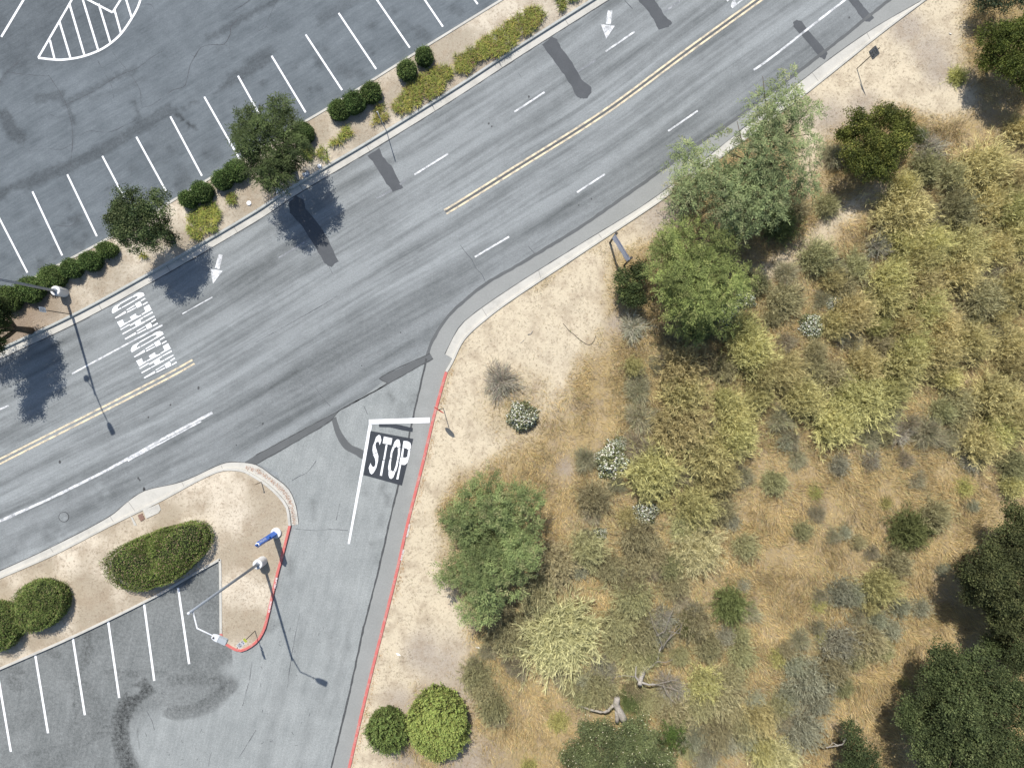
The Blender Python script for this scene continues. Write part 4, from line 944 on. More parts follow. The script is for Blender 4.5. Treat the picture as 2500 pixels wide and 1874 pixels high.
def dome_mesh(name, seed, n, cols, wts, L, Wd, h=.65, rough=.25, up=.5, lump=3.0, inner=True):
    """unit-radius leafy dome"""
    r = np.random.default_rng(seed); s = sph(r, n, -.05)
    rad = 1 - rough + rough * fbm(s[:, 0] * lump + 9, s[:, 1] * lump + s[:, 2] * 2 + seed, seed, 3) * 1.6
    rad *= r.uniform(0, 1, n) ** .22
    p = s * rad[:, None] * (1, 1, h); a = unit(s * (1, 1, .6) + r.normal(0, .55, (n, 3)) + (0, 0, up * .5)); b = unit(np.cross(a, s + r.normal(0, .5, (n, 3))))
    V, F = leaves(p, a, b, r.uniform(.7, 1.3, n) * L, r.uniform(.7, 1.3, n) * Wd)
    ci = r.choice(len(cols), n, p=wts); cl = .7 + .6 * fbm(p[:, 0] * 4, p[:, 1] * 4 + p[:, 2] * 3, seed + 3, 2)
    c = np.array(cols)[ci] * cl[:, None] * (1 + r.uniform(-.2, .2, (n, 1)))
    return V, F, np.clip(c, 0, 1), p, s

# -- clipped hedges and round bushes
def hedge_mesh(name, seed, outline, H, n, cols, wts, L, sq=.55, rag=.05, shoots=0):
    """outline (world, centred) swept up into a clipped bush of height H, shell of small leaves over a dark core"""
    r = np.random.default_rng(seed); O = np.array(outline); ph = np.arctan2(O[:, 1], O[:, 0])
    o = np.argsort(ph); ph, R_ = ph[o], np.hypot(O[:, 0], O[:, 1])[o]
    def rad(a): return np.interp(a, np.r_[ph[-1] - 2 * PI, ph, ph[0] + 2 * PI], np.r_[R_[-1], R_, R_[0]])
    a = r.uniform(-PI, PI, n); e = np.arcsin(r.uniform(-.12, 1, n) ** 1 if False else r.uniform(-.05, 1, n))
    ce = np.abs(np.cos(e)) ** sq; se = np.sign(np.sin(e)) * np.abs(np.sin(e)) ** .7
    # uniform in plan as well as on the sides
    k = r.random(n) < .62; u = np.sqrt(r.uniform(0, 1, n)); ce = np.where(k, u, r.uniform(.95, 1.0, n)); se = np.where(k, np.maximum(1 - u ** (2 / sq), 0) ** .45, r.uniform(-.1, .8, n))
    def surf(a, ce, se, f=1.0):
        rr = rad(a) * ce * f; w = 1 + rag * 2 * (fbm(np.cos(a) * 2 + seed, np.sin(a) * 2 + se * 2, seed, 3) - .5)
        return np.c_[rr * np.cos(a) * w, rr * np.sin(a) * w, np.maximum(H * (.12 + .88 * se) * f * (1 + rag * (fbm(rr * np.cos(a) * 2, rr * np.sin(a) * 2, seed + 1, 3) - .5) * 2), .01)]
    p = surf(a, ce, se); nrm = unit(np.c_[np.cos(a) * ce ** 3, np.sin(a) * ce ** 3, se * 1.0 + .15])
    p += nrm * ((r.random(n) < .10) * r.uniform(0, .16, n) - r.uniform(0, 1, n) ** 2 * .09)[:, None]
    ax = unit(nrm * .6 + r.normal(0, .6, (n, 3))); b = unit(np.cross(ax, nrm + r.normal(0, .5, (n, 3))))
    V, F = leaves(p, ax, b, r.uniform(.7, 1.35, n) * L, r.uniform(.7, 1.3, n) * L * .3)
    ci = r.choice(len(cols), n, p=wts); patch = fbm(p[:, 0] * 2.2, p[:, 1] * 2.2 + p[:, 2], seed + 5, 3)
    c = np.array(cols)[ci] * (.45 + 1.1 * patch)[:, None] * (1 + r.uniform(-.25, .25, (n, 1)))
    Fs = [F]; Vs = [V]; Cs = [c]; mi = [np.zeros(len(F), int)]; nv = len(V)
    if shoots:
        m = shoots; a2 = r.uniform(-PI, PI, m); u2 = r.uniform(.15, 1.02, m); z2 = np.maximum(1 - u2 ** (2 / sq), 0) ** .45; p2 = surf(a2, u2, z2)
        d2 = unit(np.c_[np.cos(a2) * u2 * .55, np.sin(a2) * u2 * .55, np.full(m, 1.0)] + r.normal(0, .22, (m, 3))); l = r.uniform(.25, .60, m)
        for q in range(7):                                                    # leaflets in pairs up each upright shoot
            c0 = p2 + d2 * (l * q / 6)[:, None]; sd = unit(np.cross(d2, r.normal(0, 1, (m, 3))))
            for s_ in (-1, 1):
                ax = unit(sd * s_ + d2 * .5 + r.normal(0, .2, (m, 3))); V, F = leaves(c0, ax, unit(np.cross(ax, d2 + r.normal(0, .3, (m, 3)))), .115, .030)
                Vs.append(V); Fs.append(F + nv); nv += len(V); Cs.append(jcol(r, cols[0], m, .25) * (1.05 + .07 * q)); mi.append(np.zeros(len(F), int))
    # core
    na, ne = 40, 10; A = np.linspace(-PI, PI, na, endpoint=False); rows = []
    for j in range(ne):
        u = 1 - j / (ne - 1); rows.append(surf(A, np.full(na, max(u, .02)), np.full(na, max(1 - u ** (2 / sq), 0) ** .45), .93))
    base = rows[0].copy(); base[:, 2] = 0; rows = [base] + rows
    Vc = np.concatenate(rows); i = np.arange(len(rows) - 1)[:, None] * na; k = np.arange(na)[None]; k2 = (k + 1) % na
    Fc = np.stack([i + k, i + k2, i + na + k2, i + na + k], -1).reshape(-1, 4)
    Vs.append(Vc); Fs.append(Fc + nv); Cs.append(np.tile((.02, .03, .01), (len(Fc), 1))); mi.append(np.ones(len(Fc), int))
    return npmesh(name, np.concatenate(Vs), np.concatenate(Fs), np.concatenate(Cs), np.concatenate(mi))
def clipped(name, label, poly, z0, H, dens, cols, wts, L, group, cat_, seed, sq=.55, rag=.05, shoots=0, hk=.55):
    P = [D(x, y, H * hk) for x, y in poly]; P = np.array(spline(P + [P[0]], .15)[:-1]); c = P.mean(0); O = P - c
    area = .5 * abs(np.sum(O[:, 0] * np.roll(O[:, 1], 1) - O[:, 1] * np.roll(O[:, 0], 1))); per = np.sum(np.hypot(*(O - np.roll(O, 1, 0)).T))
    me = hedge_mesh(name, seed, O, H, int((area * 1.6 + per * H) * dens), cols, wts, L, sq, rag, shoots)
    o = link(name, me, [M['hedge'], M['core']]); o.location = (*c, z0)
    return tag(o, label, cat_, group)
def circ(x, y, rx, ry=None, rot=0, n=14, j=.06, seed=0):
    r = random.Random(int(x * 7 + y * 13 + seed)); ry = ry or rx; out = []
    for k in range(n):
        a = 2 * PI * k / n; q = 1 + r.uniform(-j, j); dx = rx * q * math.cos(a); dy = ry * q * math.sin(a)
        out.append((x + dx * math.cos(rot) - dy * math.sin(rot), y + dx * math.sin(rot) + dy * math.cos(rot)))
    return out
BOX = [(.11, .165, .045), (.075, .12, .032), (.165, .21, .065)]
G1 = 'round trimmed hedges in the planting strip'
for i, (x, y, rx, ry, rot, l) in enumerate((
    (917,123,19,19,0,'topmost round trimmed bush of the planting strip, nearest the long day lily bed'), (879,153,20,20,0,'round trimmed bush, second from the top of the strip, above a day lily bed'),
    (802,202,23,20,-.5,'rounded trimmed bush touching the upper end of a double hedge'), (766,223,25,22,-.5,'upper half of the joined double hedge beside the car park kerb'), (733,239,22,20,-.4,'lower half of the joined double hedge beside the car park kerb'),
    (655,287,23,22,0,'round trimmed bush peeking out on the upper side of the feathery strip tree'), (510,369,24,22,-.5,'trimmed bush half under the lower edge of the feathery strip tree'), (481,389,22,19,-.5,'trimmed bush next to the one under the feathery strip tree'),
    (437,416,24,22,-.4,'larger bush of the trimmed pair above the golden day lily patch'), (407,431,19,17,-.3,'smaller bush of the trimmed pair above the golden day lily patch'),
    (232,540,20,16,-.2,'small trimmed bush just below the round-crowned strip tree'), (197,564,23,20,-.4,'second trimmed bush below the round-crowned strip tree'), (156,580,23,19,-.3,'third trimmed bush below the round-crowned strip tree, joined to the long hedge'),
    (113,600,30,25,-.55,'upper third of the long trimmed hedge behind the lamp pier'), (66,626,30,27,-.5,'middle third of the long trimmed hedge behind the lamp pier'), (20,645,28,26,-.5,'lowest third of the long trimmed hedge, beside the shady tree'))):
    clipped('trimmed_bush', l, circ(x, y, rx, ry, rot, seed=i), .15, .95, 520, BOX, [.55, .3, .15], .085, G1, 'bush', 100 + i, rag=.11)
HG = [(.185, .24, .058), (.125, .175, .043), (.33, .235, .15)]
clipped('large_hedge', 'very large oblong clipped hedge with browned leaves on the sandy island', ((222,1212),(245,1190),(285,1170),(328,1150),(380,1134),(420,1126),(446,1136),(457,1165),(446,1192),(412,1225),(375,1250),(320,1272),(270,1268),(238,1250)), .14, 1.35, 480, HG, [.56, .28, .16], .085, None, 'hedge', 201, .5, .10)
G2 = 'round clipped hedges on the sandy island'
HG2 = [(.165, .215, .056), (.11, .16, .044), (.24, .215, .095)]
clipped('round_hedge', 'round clipped hedge on the island, beside the oblong one', ((36,1290),(50,1268),(85,1254),(118,1256),(142,1275),(146,1300),(134,1325),(110,1350),(80,1362),(52,1356),(36,1330)), .14, 1.35, 480, HG2, [.55, .3, .15], .085, G2, 'hedge', 202, .5, .09)
clipped('round_hedge', 'clipped hedge on the island cut off by the picture edge', circ(-8, 1352, 52, 52, seed=2), .14, 1.35, 480, HG2, [.55, .3, .15], .085, G2, 'hedge', 203, .5, .09)
clipped('round_bush', 'dark green round bush behind the red kerb, smaller of two at the bottom edge', circ(837, 1575, 44, 45, j=.05), .12, 1.15, 560, [(.115, .155, .042), (.08, .115, .032), (.17, .19, .06)], [.5, .3, .2], .085, None, 'bush', 204, .6, .08, 250)
clipped('round_bush', 'bright yellow-green round bush with hanging shoots, larger of two behind the red kerb', circ(947, 1562, 64, 70, j=.05), .12, 1.7, 420, [(.235, .265, .07), (.14, .165, .042), (.25, .20, .08)], [.62, .3, .08], .10, None, 'bush', 205, .62, .12, 1000)

# -- day lily beds: masses of arching blades
def lily_mesh(name, seed, poly, c0, dens=75, L=.38, golden=.3):
    r = np.random.default_rng(seed); P = np.array(poly); lo = P.min(0); hi = P.max(0)
    n = int((hi - lo).prod() * dens * .62); x = r.uniform(lo[0], hi[0], n); y = r.uniform(lo[1], hi[1], n)
    edge = pdist(x, y, P, True); k = inpoly(x, y, P) & (edge + (fbm(x * 2.5, y * 2.5, seed) - .5) * .5 > .0); x, y = x[k], y[k]; n = len(x)
    nb = 12; N = n * nb; cx = np.repeat(x, nb) - c0[0]; cy = np.repeat(y, nb) - c0[1]
    az = r.uniform(0, 2 * PI, N); l = r.uniform(.6, 1.15, N) * L; hgt = r.uniform(.5, 1.1, N) * L * .95
    t = np.linspace(0, 1, 4); sx = np.stack([cx + np.cos(az) * l * q * (.35 + .5 * q) for q in t], 1); sy = np.stack([cy + np.sin(az) * l * q * (.35 + .5 * q) for q in t], 1); sz = np.stack([hgt * (1.9 * q - 1.25 * q * q) + .02 for q in t], 1)
    Q = np.stack([sx, sy, sz], -1); g = (r.random(n) < golden) * 1.0; g = np.repeat(g, nb)[:, None] * r.uniform(.3, 1, (N, 1))
    c = np.array((.22, .265, .06)) * (1 - g) + np.array((.47, .43, .10)) * g
    br = (r.random(N) < .10)[:, None]; c = np.where(br, np.array((.26, .17, .09)), c) * (.75 + .5 * vnoise(cx * 3, cy * 3, seed))[:, None] * (1 + r.uniform(-.3, .3, (N, 1)))
    return npmesh(name, *strips(Q, r.uniform(.8, 1.2, N) * .018, c))
G3 = 'day lily beds in the planting strip'
for i, (t, P, l, gold) in enumerate((
    (t10, ((1180,900),(1250,800),(1330,720),(1480,620),(1600,555),(1690,590),(1715,660),(1640,720),(1560,830),(1450,870),(1330,950),(1260,990),(1190,950)), 'broad day lily bed below the two topmost round bushes', .35),
    (t10, ((1715,600),(1720,490),(1800,440),(1890,400),(1960,320),(2090,260),(2205,170),(2330,80),(2440,75),(2500,130),(2420,250),(2270,330),(2205,420),(2060,500),(1990,490),(1890,560),(1800,660),(1740,640)), 'longest day lily bed, a band running up along the strip kerb', .2),
    (t20, ((370,-60),(460,-40),(450,60),(410,115),(370,60)), 'small day lily clump at the top edge of the picture', .15), (t20, ((470,-80),(640,-90),(560,10),(490,20)), 'day lily clump at the very top of the strip, cut by the frame', .15),
    (t10, ((1015,1090),(1020,1010),(1050,920),(1110,910),(1150,990),(1130,1040),(1070,1060)), 'yellowish day lily clump touched by an edge-on sign', .55), (t10, ((640,1260),(650,1210),(740,1160),(760,1090),(820,1110),(840,1160),(780,1190),(770,1270),(700,1240)), 'ragged day lily clump between the feathery tree and the edge-on sign', .35),
    (t10, ((530,1300),(570,1250),(620,1300),(620,1390),(590,1400),(540,1350)), 'small day lily clump beside a white round lid', .45), (t10, ((400,1300),(440,1280),(500,1330),(480,1400),(410,1370)), 'dull half-shaded day lily clump at the feathery tree\'s edge', .1),
    (t01, ((1600,250),(1640,200),(1720,130),(1850,90),(1910,150),(1880,250),(1870,330),(1790,340),(1720,410),(1660,390),(1620,330)), 'rounded golden day lily patch beside the round-crowned tree', .55), (t01, ((1960,70),(1980,20),(2040,20),(2060,60),(2030,100),(1980,100)), 'small day lily clump near the white lid between the trees', .45),
    (t01, ((1205,530),(1250,520),(1280,560),(1220,570)), 'tiny day lily tuft under the round-crowned tree', .5))):
    W_ = [t(*p, .2) for p in P]; c = np.mean(np.array(W_), 0)
    o = link('day_lily_bed', lily_mesh('day_lily_bed', 300 + i, W_, c, golden=gold), [M['leaf']]); o.location = (*c, .16); tag(o, l, 'day lilies', G3)

# -- trees
def sprays(seed, blobs, dens, leaf, cols, kind):
    """blobs = [(x, y, z, r, rz)] -> foliage filling an uneven crown"""
    r = np.random.default_rng(seed); parts = []
    sub = []
    for bx, by, bz, R, RZ in blobs:                       # each lobe breaks up into smaller knobs
        q = sph(r, 9 if kind == 'oak' else 7, -.1)
        sp, lo_, hi_, co = (.60, .36, .56, .62) if kind == 'oak' else (.72, .30, .50, .48)
        for k in q: sub.append((bx + k[0] * R * sp, by + k[1] * R * sp, bz + k[2] * RZ * sp, R * r.uniform(lo_, hi_), RZ * r.uniform(lo_, hi_)))
        sub.append((bx, by, bz, R * co, RZ * co))
    for bx, by, bz, R, RZ in sub:
        n = int(R * R * (34 if kind == 'oak' else 46) * dens); s = sph(r, n, -.45); rr = R * (r.uniform(.25, 1, n) ** .45) * (.42 + 1.0 * fbm(s[:, 0] * 2.6 + bx, s[:, 1] * 2.6 + s[:, 2] * 2 + by, seed, 3)) * (.86 if kind == 'pepper' else .95)
        c = np.c_[bx + s[:, 0] * rr, by + s[:, 1] * rr, bz + s[:, 2] * rr * RZ / R]; c[:, 2] = np.maximum(c[:, 2], .25)
        tone = (.55 + .95 * vnoise(c[:, 0] * 1.6, c[:, 1] * 1.6 + c[:, 2] * 1.3, seed + 2))[:, None]
        if kind == 'pepper':
            m = 11; d0 = unit(s * (1, 1, .4) + r.normal(0, .45, (n, 3))); l = r.uniform(.35, .75, n)
            f = np.linspace(.05, 1, m); N = n * m
            P = c[:, None] + d0[:, None] * (l[:, None] * f)[..., None]; P[..., 2] += -.55 * l[:, None] * f ** 2
            side = unit(np.cross(d0, (0, 0, 1.0)))[:, None] * np.where(np.arange(m) % 2, 1, -1)[None, :, None]
            a = unit(d0[:, None] * .8 + side * .75 + r.normal(0, .25, (n, m, 3)) + np.array((0, 0, -.25))).reshape(-1, 3); P = P.reshape(-1, 3)
            b = unit(np.cross(a, np.array((0, 0, 1.0)) + r.normal(0, .45, (N, 3))))
            V, F = leaves(P, a, b, r.uniform(.8, 1.4, N) * leaf * 1.25, .024); ci = r.choice(len(cols), n, p=[.6, .28, .12]); ci = np.repeat(ci, m); tn = np.repeat(tone, m, 0)
        else:
            m = 26; N = n * m; P = np.repeat(c, m, 0) + r.normal(0, .13, (N, 3)) * (1, 1, .7); up = np.repeat(s, m, 0)
            a = unit(up * .5 + r.normal(0, .7, (N, 3)) + (0, 0, .2)); b = unit(np.cross(a, up + r.normal(0, .6, (N, 3)) + (0, 0, .3)))
            V, F = leaves(P, a, b, r.uniform(.7, 1.3, N) * leaf, r.uniform(.7, 1.2, N) * leaf * .28); ci = r.choice(len(cols), n, p=[.6, .28, .12]); ci = np.repeat(ci, m); tn = np.repeat(tone, m, 0)
        parts.append((V, F, np.array(cols)[ci] * tn * (1 + r.uniform(-.25, .25, (N, 1)))))
    return cat(parts)
def tree(name, label, circles, hc, seed, kind, cols, leaf, dens=1.0, z0=.12, group=None, cat_='tree', trunk=None, flat=.75, bark='dbark', extra=None):
    """circles = (x, y, r[, h]) as drawn from above; hc = usual height of the lobes' centres"""
    bl = []
    for q in circles:
        x, y, r = q[:3]; h = q[3] if len(q) > 3 else hc; k = (1 - h / CAM_H) / 30.97
        bl.append((*D(x, y, h), h, r * k, max(r * k * flat, .3)))
    c = np.array(trunk if trunk else np.average([b[:2] for b in bl], axis=0, weights=[b[3] ** 2 for b in bl])); zg = z0
    t = empty(name, (*c, zg)); tag(t, label, cat_, group)
    V, F, col = sprays(seed, [(b[0] - c[0], b[1] - c[1], b[2] - zg, b[3], b[4]) for b in bl], dens, leaf, cols, kind)
    link('crown', npmesh('crown', V, F, col), [M['leaf']], t)
    mb = MB(); R = max(.10, .05 * hc); fork = hc * .35
    mb.tube([(0, 0, -.2), (.03, .02, fork * .5), (0, .03, fork)], [R * 1.25, R, R * .85], 9)
    mb.build('trunk', M[bark], t, True)
    for b in bl:
        q = Vector((b[0] - c[0], b[1] - c[1], b[2] - zg)); mid = q * .5 + Vector((0, 0, fork * .35)); mb = MB()
        mb.tube([(0, 0, fork * .8), tuple(mid), tuple(q * .92 + Vector((0, 0, .1)))], [R * .6, R * .4, R * .14], 6)
        rr = random.Random(seed + int(b[0] * 10))
        for _ in range(4):
            e = q + Vector((rr.uniform(-1, 1) * b[3], rr.uniform(-1, 1) * b[3], rr.uniform(-.2, .8) * b[4])) * .75
            mb.tube([tuple(mid.lerp(q, .6)), tuple(e)], [R * .2, R * .06], 5)
        mb.build('limb', M[bark], t, True)
    if extra is not None:          # (count, colour, size): flowers or seed heads sitting on the crown's skin
        n, ec, sz = extra; r = np.random.default_rng(seed + 9); i = r.integers(0, len(F), n); p = V[F[i, 2]] + (0, 0, .04)
        a = unit(r.normal(0, 1, (n, 3)) * (1, 1, .2)); b = unit(np.cross(a, (0, 0, 1.0))); V2, F2 = leaves(p, a, b, sz, sz * .45); link('blossoms', npmesh('blossoms', V2, F2, jcol(r, ec, n, .1)), [M['dry']], t)
    return t
PEP = [(.235, .29, .11), (.175, .225, .085), (.32, .33, .15)]
OAK = [(.078, .095, .035), (.052, .066, .025), (.125, .14, .055)]
STO = [(.07, .105, .03), (.045, .075, .022), (.11, .14, .05)]
LEM = [(.135, .15, .032), (.08, .098, .025), (.24, .235, .055)]
tree('pepper_tree', 'large airy pepper tree overhanging the shoulder of the road', ((1680,215,57,5.2),(1650,268,66,5),(1722,268,54,4.6),(1622,330,76,5.2),(1690,345,78,5.2),(1492,352,47,3.6),(1500,405,64,3.8),(1560,425,78,4.2),(1640,425,78,4.4),(1592,472,59,3.4),(1712,415,50,3.6),(1545,408,52,3.4),(1598,388,62,4.2)), 4.6, 401, 'pepper', [(.27, .31, .135), (.21, .25, .11), (.36, .36, .18)], .15, 1.0, bark='dbark')
tree('pepper_tree', 'bright green pepper tree behind the banner sign', ((1478,528,62,3.6),(1432,525,38,3),(1540,558,70,3.8),(1452,600,62,3.6),(1510,628,79,4.2),(1572,595,58,3.6),(1540,672,50,3),(1470,655,60,3.2),(1502,705,34,2.2)), 3.6, 402, 'pepper', [(.215, .28, .085), (.155, .21, .065), (.29, .335, .12)], .15, 1.5)
tree('pepper_tree', 'dense rounded pepper tree standing nearest the driveway', ((1062,1088,63,3.6),(1012,1108,56,3.4),(1108,1098,58,3.4),(1132,1148,49,3.2),(985,1135,38,3),(1000,1215,49,3.2),(1062,1245,69,3.6),(1112,1205,58,3.4),(1042,1292,52,3),(1060,1180,52,2.4),(975,1250,31,2.4),(1020,1168,52,3),(1072,1160,36,2.6)), 3.5, 403, 'pepper', PEP, .15, 1.5)
tree('toyon_bush', 'small dark leathery bush pressed against the banner and pepper tree', ((1358,605,32,1.5),(1385,585,24,1.4),(1345,635,22,1.2),(1375,640,26,1.2)), 1.4, 404, 'oak', [(.06, .085, .03), (.04, .06, .022), (.12, .15, .05)], .12, 1.6, cat_='bush')
tree('glossy_bush', 'olive green glossy bush on the sand below the speed limit sign', ((1850,272,38,2),(1900,255,34,2),(1940,268,32,1.9),(1862,325,50,2.3),(1918,318,46,2.3),(1892,365,38,1.9),(1832,300,28,1.6),(1958,295,22,1.5)), 2.1, 405, 'oak', LEM, .12, 1.6, cat_='bush')
tree('glossy_bush', 'dark olive glossy bush in the upper corner beside the sandy clearing', ((2155,88,46,2.4),(2200,75,46,2.4),(2135,125,32,2),(2188,145,46,2.3),(2212,185,30,2),(2225,120,40,2.2)), 2.3, 406, 'oak', [(.10, .13, .026), (.06, .085, .02), (.16, .18, .04)], .12, 1.6, cat_='bush')
tree('grey_green_bush', 'dim grey-green bush at the top edge above the dark glossy bush', ((2120,2,26,1.4),(2160,8,30,1.5),(2200,5,30,1.5),(2150,-25,40,1.6)), 1.4, 407, 'oak', [(.08, .10, .05), (.06, .075, .04), (.11, .12, .06)], .11, .8, cat_='bush')
tree('strip_tree', 'round-crowned dark tree in the planting strip nearest the painted AHEAD words', ((288,455,48,3.8),(334,448,40,3.7),(300,500,48,3.6),(352,488,28,3.2),(328,518,30,3.2),(258,470,32,3.5),(252,502,22,3.2),(372,516,16,2.2)), 3.7, 408, 'oak', [(.10, .13, .05), (.07, .098, .038), (.155, .175, .075)], .11, 2.0, .15, 'trees in the planting strip')
tree('strip_tree', 'dark feathery tree in the planting strip with a spiky outline', ((548,248,28,4.2),(606,250,30,4.2),(560,300,42,4.4),(618,302,38,4.4),(648,328,16,3.8),(540,345,30,3.9),(594,360,38,4),(632,352,22,3.6),(524,285,18,3.8),(575,385,20,3.6),(610,385,18,3.6)), 4.2, 409, 'pepper', [(.068, .095, .03), (.047, .068, .023), (.10, .128, .045)], .16, 3.4, .15, 'trees in the planting strip')
tree('strip_tree', 'tree at the picture edge whose shade lies across the strip and road', ((-60,650,55,4.2),(-35,700,54,4.2),(-90,720,55,4.4),(-60,770,48,4),(-125,680,50,4.4),(0,662,34,2.6),(6,700,36,2.4),(-5,745,30,2.6)), 4.2, 410, 'oak', STO, .11, 1.5, .15, 'trees in the planting strip', trunk=D(-45, 702, 4.2))
tree('oak_tree', 'dark live oak on the picture edge above the larger oak', ((2190,1112,40,3.4),(2178,1180,58,4.2),(2132,1232,66,4.2),(2190,1270,58,4.2),(2108,1275,44,3.2),(2178,1330,48,3.6),(2225,1220,60,4.6),(2250,1150,60,4.6),(2160,1345,34,3),(2240,1310,60,4),(2145,1290,50,2.6),(2110,1235,40,2.4)), 4.2, 411, 'oak', OAK, .13, 1.5, .15, 'live oaks')
tree('oak_tree', 'largest dark live oak, filling the lower corner', ((2030,1425,44,3.6),(2092,1440,56,4.4),(2008,1472,46,3.6),(1960,1535,40,3.2),(2062,1530,66,4.8),(1992,1592,56,3.8),(2082,1612,66,4.6),(2150,1562,66,4.8),(2152,1482,58,4.8),(2200,1632,60,4.8),(2192,1425,36,4.2),(2220,1520,60,5),(2120,1680,66,4.6),(2020,1660,46,3.4),(2210,1700,60,4.6),(2000,1530,50,2.6),(2195,1382,46,3.2),(2150,1398,34,2.6),(2225,1400,50,3.6),(2040,1580,50,2.8)), 4.5, 412, 'oak', OAK, .13, 1.5, .15, 'live oaks')
tree('oak_tree', 'small dark live oak at the bottom edge, its bare branch poking toward the brush', ((1842,1592,24,2.2),(1862,1628,36,2.6),(1840,1652,30,2.4),(1832,1562,14,1.8),(1880,1660,28,2.2),(1850,1690,34,2.4)), 2.4, 413, 'oak', OAK, .12, 1.5, .15, 'live oaks')
tree('flowering_bush', 'wide dark green bush dotted with cream flowers at the bottom edge', ((1242,1622,38,1.9),(1292,1582,46,2.2),(1342,1612,62,2.6),(1402,1620,54,2.4),(1272,1650,46,2.2),(1372,1562,36,2),(1422,1650,38,2),(1330,1670,60,2.4)), 2.3, 414, 'oak', [(.165, .18, .075), (.12, .135, .06), (.22, .225, .10)], .11, 1.4, cat_='bush', extra=(420, (.75, .68, .48), .07))
tree('green_bush', 'fresh green rounded bush hugging the flower-dotted bush', ((1452,1570,22,1.2),(1460,1598,26,1.3),(1445,1610,20,1.1)), 1.2, 415, 'pepper', [(.085, .135, .03), (.06, .10, .025), (.12, .17, .04)], .10, 1.6, cat_='bush')
# bare branch of the small oak, dead trunks
def limb(mb, t_, P, r0, r1, z, lift=0):
    Q = [Vector((*t_(x, y, h), h)) for (x, y), h in zip(P, z)]; n = len(Q)
    Q2 = []; R = []
    for i in range(n - 1):
        for k in range(3):
            f = k / 3; v = Q[i].lerp(Q[i + 1], f); Q2.append(v + Vector((random.uniform(-.02, .02), random.uniform(-.02, .02), random.uniform(-.02, .02)))); R.append(r0 + (r1 - r0) * (i + f) / (n - 1))
    Q2.append(Q[-1]); R.append(r1); mb.tube(Q2, [q * random.uniform(.92, 1.08) for q in R], 9)
t = empty('fallen_tree', (*t23(930, 1170, .5), .1)); tag(t, 'thick grey fallen trunk with a crooked side limb above the flower-dotted bush', 'dead tree', 'dead grey trunks'); o0 = t.location.copy()
def part(name, P, r0, r1, z, tt=t23, m='bark', par=None, org=None):
    mb = MB(); limb(mb, tt, P, r0, r1, z); mb.v = [tuple(Vector(v) - (org or o0)) for v in mb.v]; return mb.build(name, M[m], par or t, True)
part('trunk', ((905,1050),(897,1110),(928,1175),(968,1245)), .20, .26, (.95, .9, .9, .8)); part('limb', ((885,1112),(800,1180),(695,1158),(570,1118)), .12, .045, (.85, .8, .7, .6)); part('limb', ((905,1165),(905,1262)), .17, .13, (.85, .7))
t = empty('dead_snag', (*t23(1110, 920), .1)); tag(t, 'forked grey snag with a tangle of bare twigs among the sagebrush', 'dead tree', 'dead grey trunks'); o0 = t.location.copy()
part('trunk', ((1150,775),(1112,875),(1100,942)), .19, .14, (.5, .8, 1.3)); part('limb', ((1105,925),(1065,870),(1070,780)), .09, .03, (1.1, 1.2, 1.3)); part('limb', ((1110,920),(1180,940),(1245,940)), .09, .03, (1.1, 1.1, 1.0)); part('limb', ((1140,830),(1250,740),(1270,650),(1290,600)), .08, .05, (.5, .6, .7, .7))
for i, P in enumerate((((1290,640),(1340,560),(1390,470),(1440,420)), ((1300,620),(1260,520),(1220,440),(1180,300)), ((1330,570),(1400,500),(1460,440),(1430,370)), ((1245,740),(1330,745),(1390,720)), ((1200,930),(1330,960),(1440,1000),(1430,1080)), ((1240,940),(1380,900),(1480,920)), ((1300,950),(1350,1040),(1400,1100)), ((1240,520),(1320,480),(1380,300),(1400,280)), ((1060,870),(960,860),(860,880)), ((1350,480),(1440,500),(1470,400)))):
    part('branch', P, .028, .009, [1.15 + .2 * math.sin(i + k) for k in range(len(P))], t23, 'twig')
mb = MB(); limb(mb, t33, ((670,1400),(640,1455),(570,1470),(500,1480)), .05, .02, (2.2, 2, 1.7, 1.4)); limb(mb, t33, ((600,1462),(560,1440),(510,1490)), .03, .012, (1.8, 1.6, 1.4)); tag(mb.build('bare_branch', M['bark']), 'bare grey branch sticking out beside the small oak', 'branch')

# -- brush on the hillside
A0 = dict(base=(.15, .145, .055), tip=(.47, .43, .17))
PROTO = {
 'b': [broom_mesh('broom_shrub', 500 + i, 700, (.18, .165, .07), (.62, .555, .245), 1.0, .28, .0095, 14) for i in range(6)],
 'p': [broom_mesh('pale_broom', 520 + i, 700, (.23, .235, .10), (.60, .555, .29), 1.0, .4, .0075, 14) for i in range(2)],
 'g': [broom_mesh('sagebrush', 530 + i, 620, (.22, .195, .105), (.42, .39, .205), .8, .26, .010, 12, .8, (.25, .20, .135), 1.3) for i in range(5)],
 's': [broom_mesh('silver_sage', 540 + i, 520, (.25, .235, .145), (.385, .38, .26), .7, .18, .010, 11, .8, (.25, .20, .145), 1.3) for i in range(3)],
 'd': [dead_mesh('dead_shrub', 550 + i, 460, (.335, .30, .19), .6, .05, .009) for i in range(4)],
 'x': [dead_mesh('bare_shrub', 560 + i, 190, (.385, .355, .27), .5, .04, .010, 1.5) for i in range(2)],
 'k': [broom_mesh('green_shrub', 570 + i, 620, (.08, .098, .035), (.18, .21, .075), .85, .26, .011, 14) for i in range(2)],
 'y': [broom_mesh('green_tuft', 580 + i, 360, (.30, .30, .09), (.52, .50, .18), .5, .25, .011, 8) for i in range(2)]}
WF = []
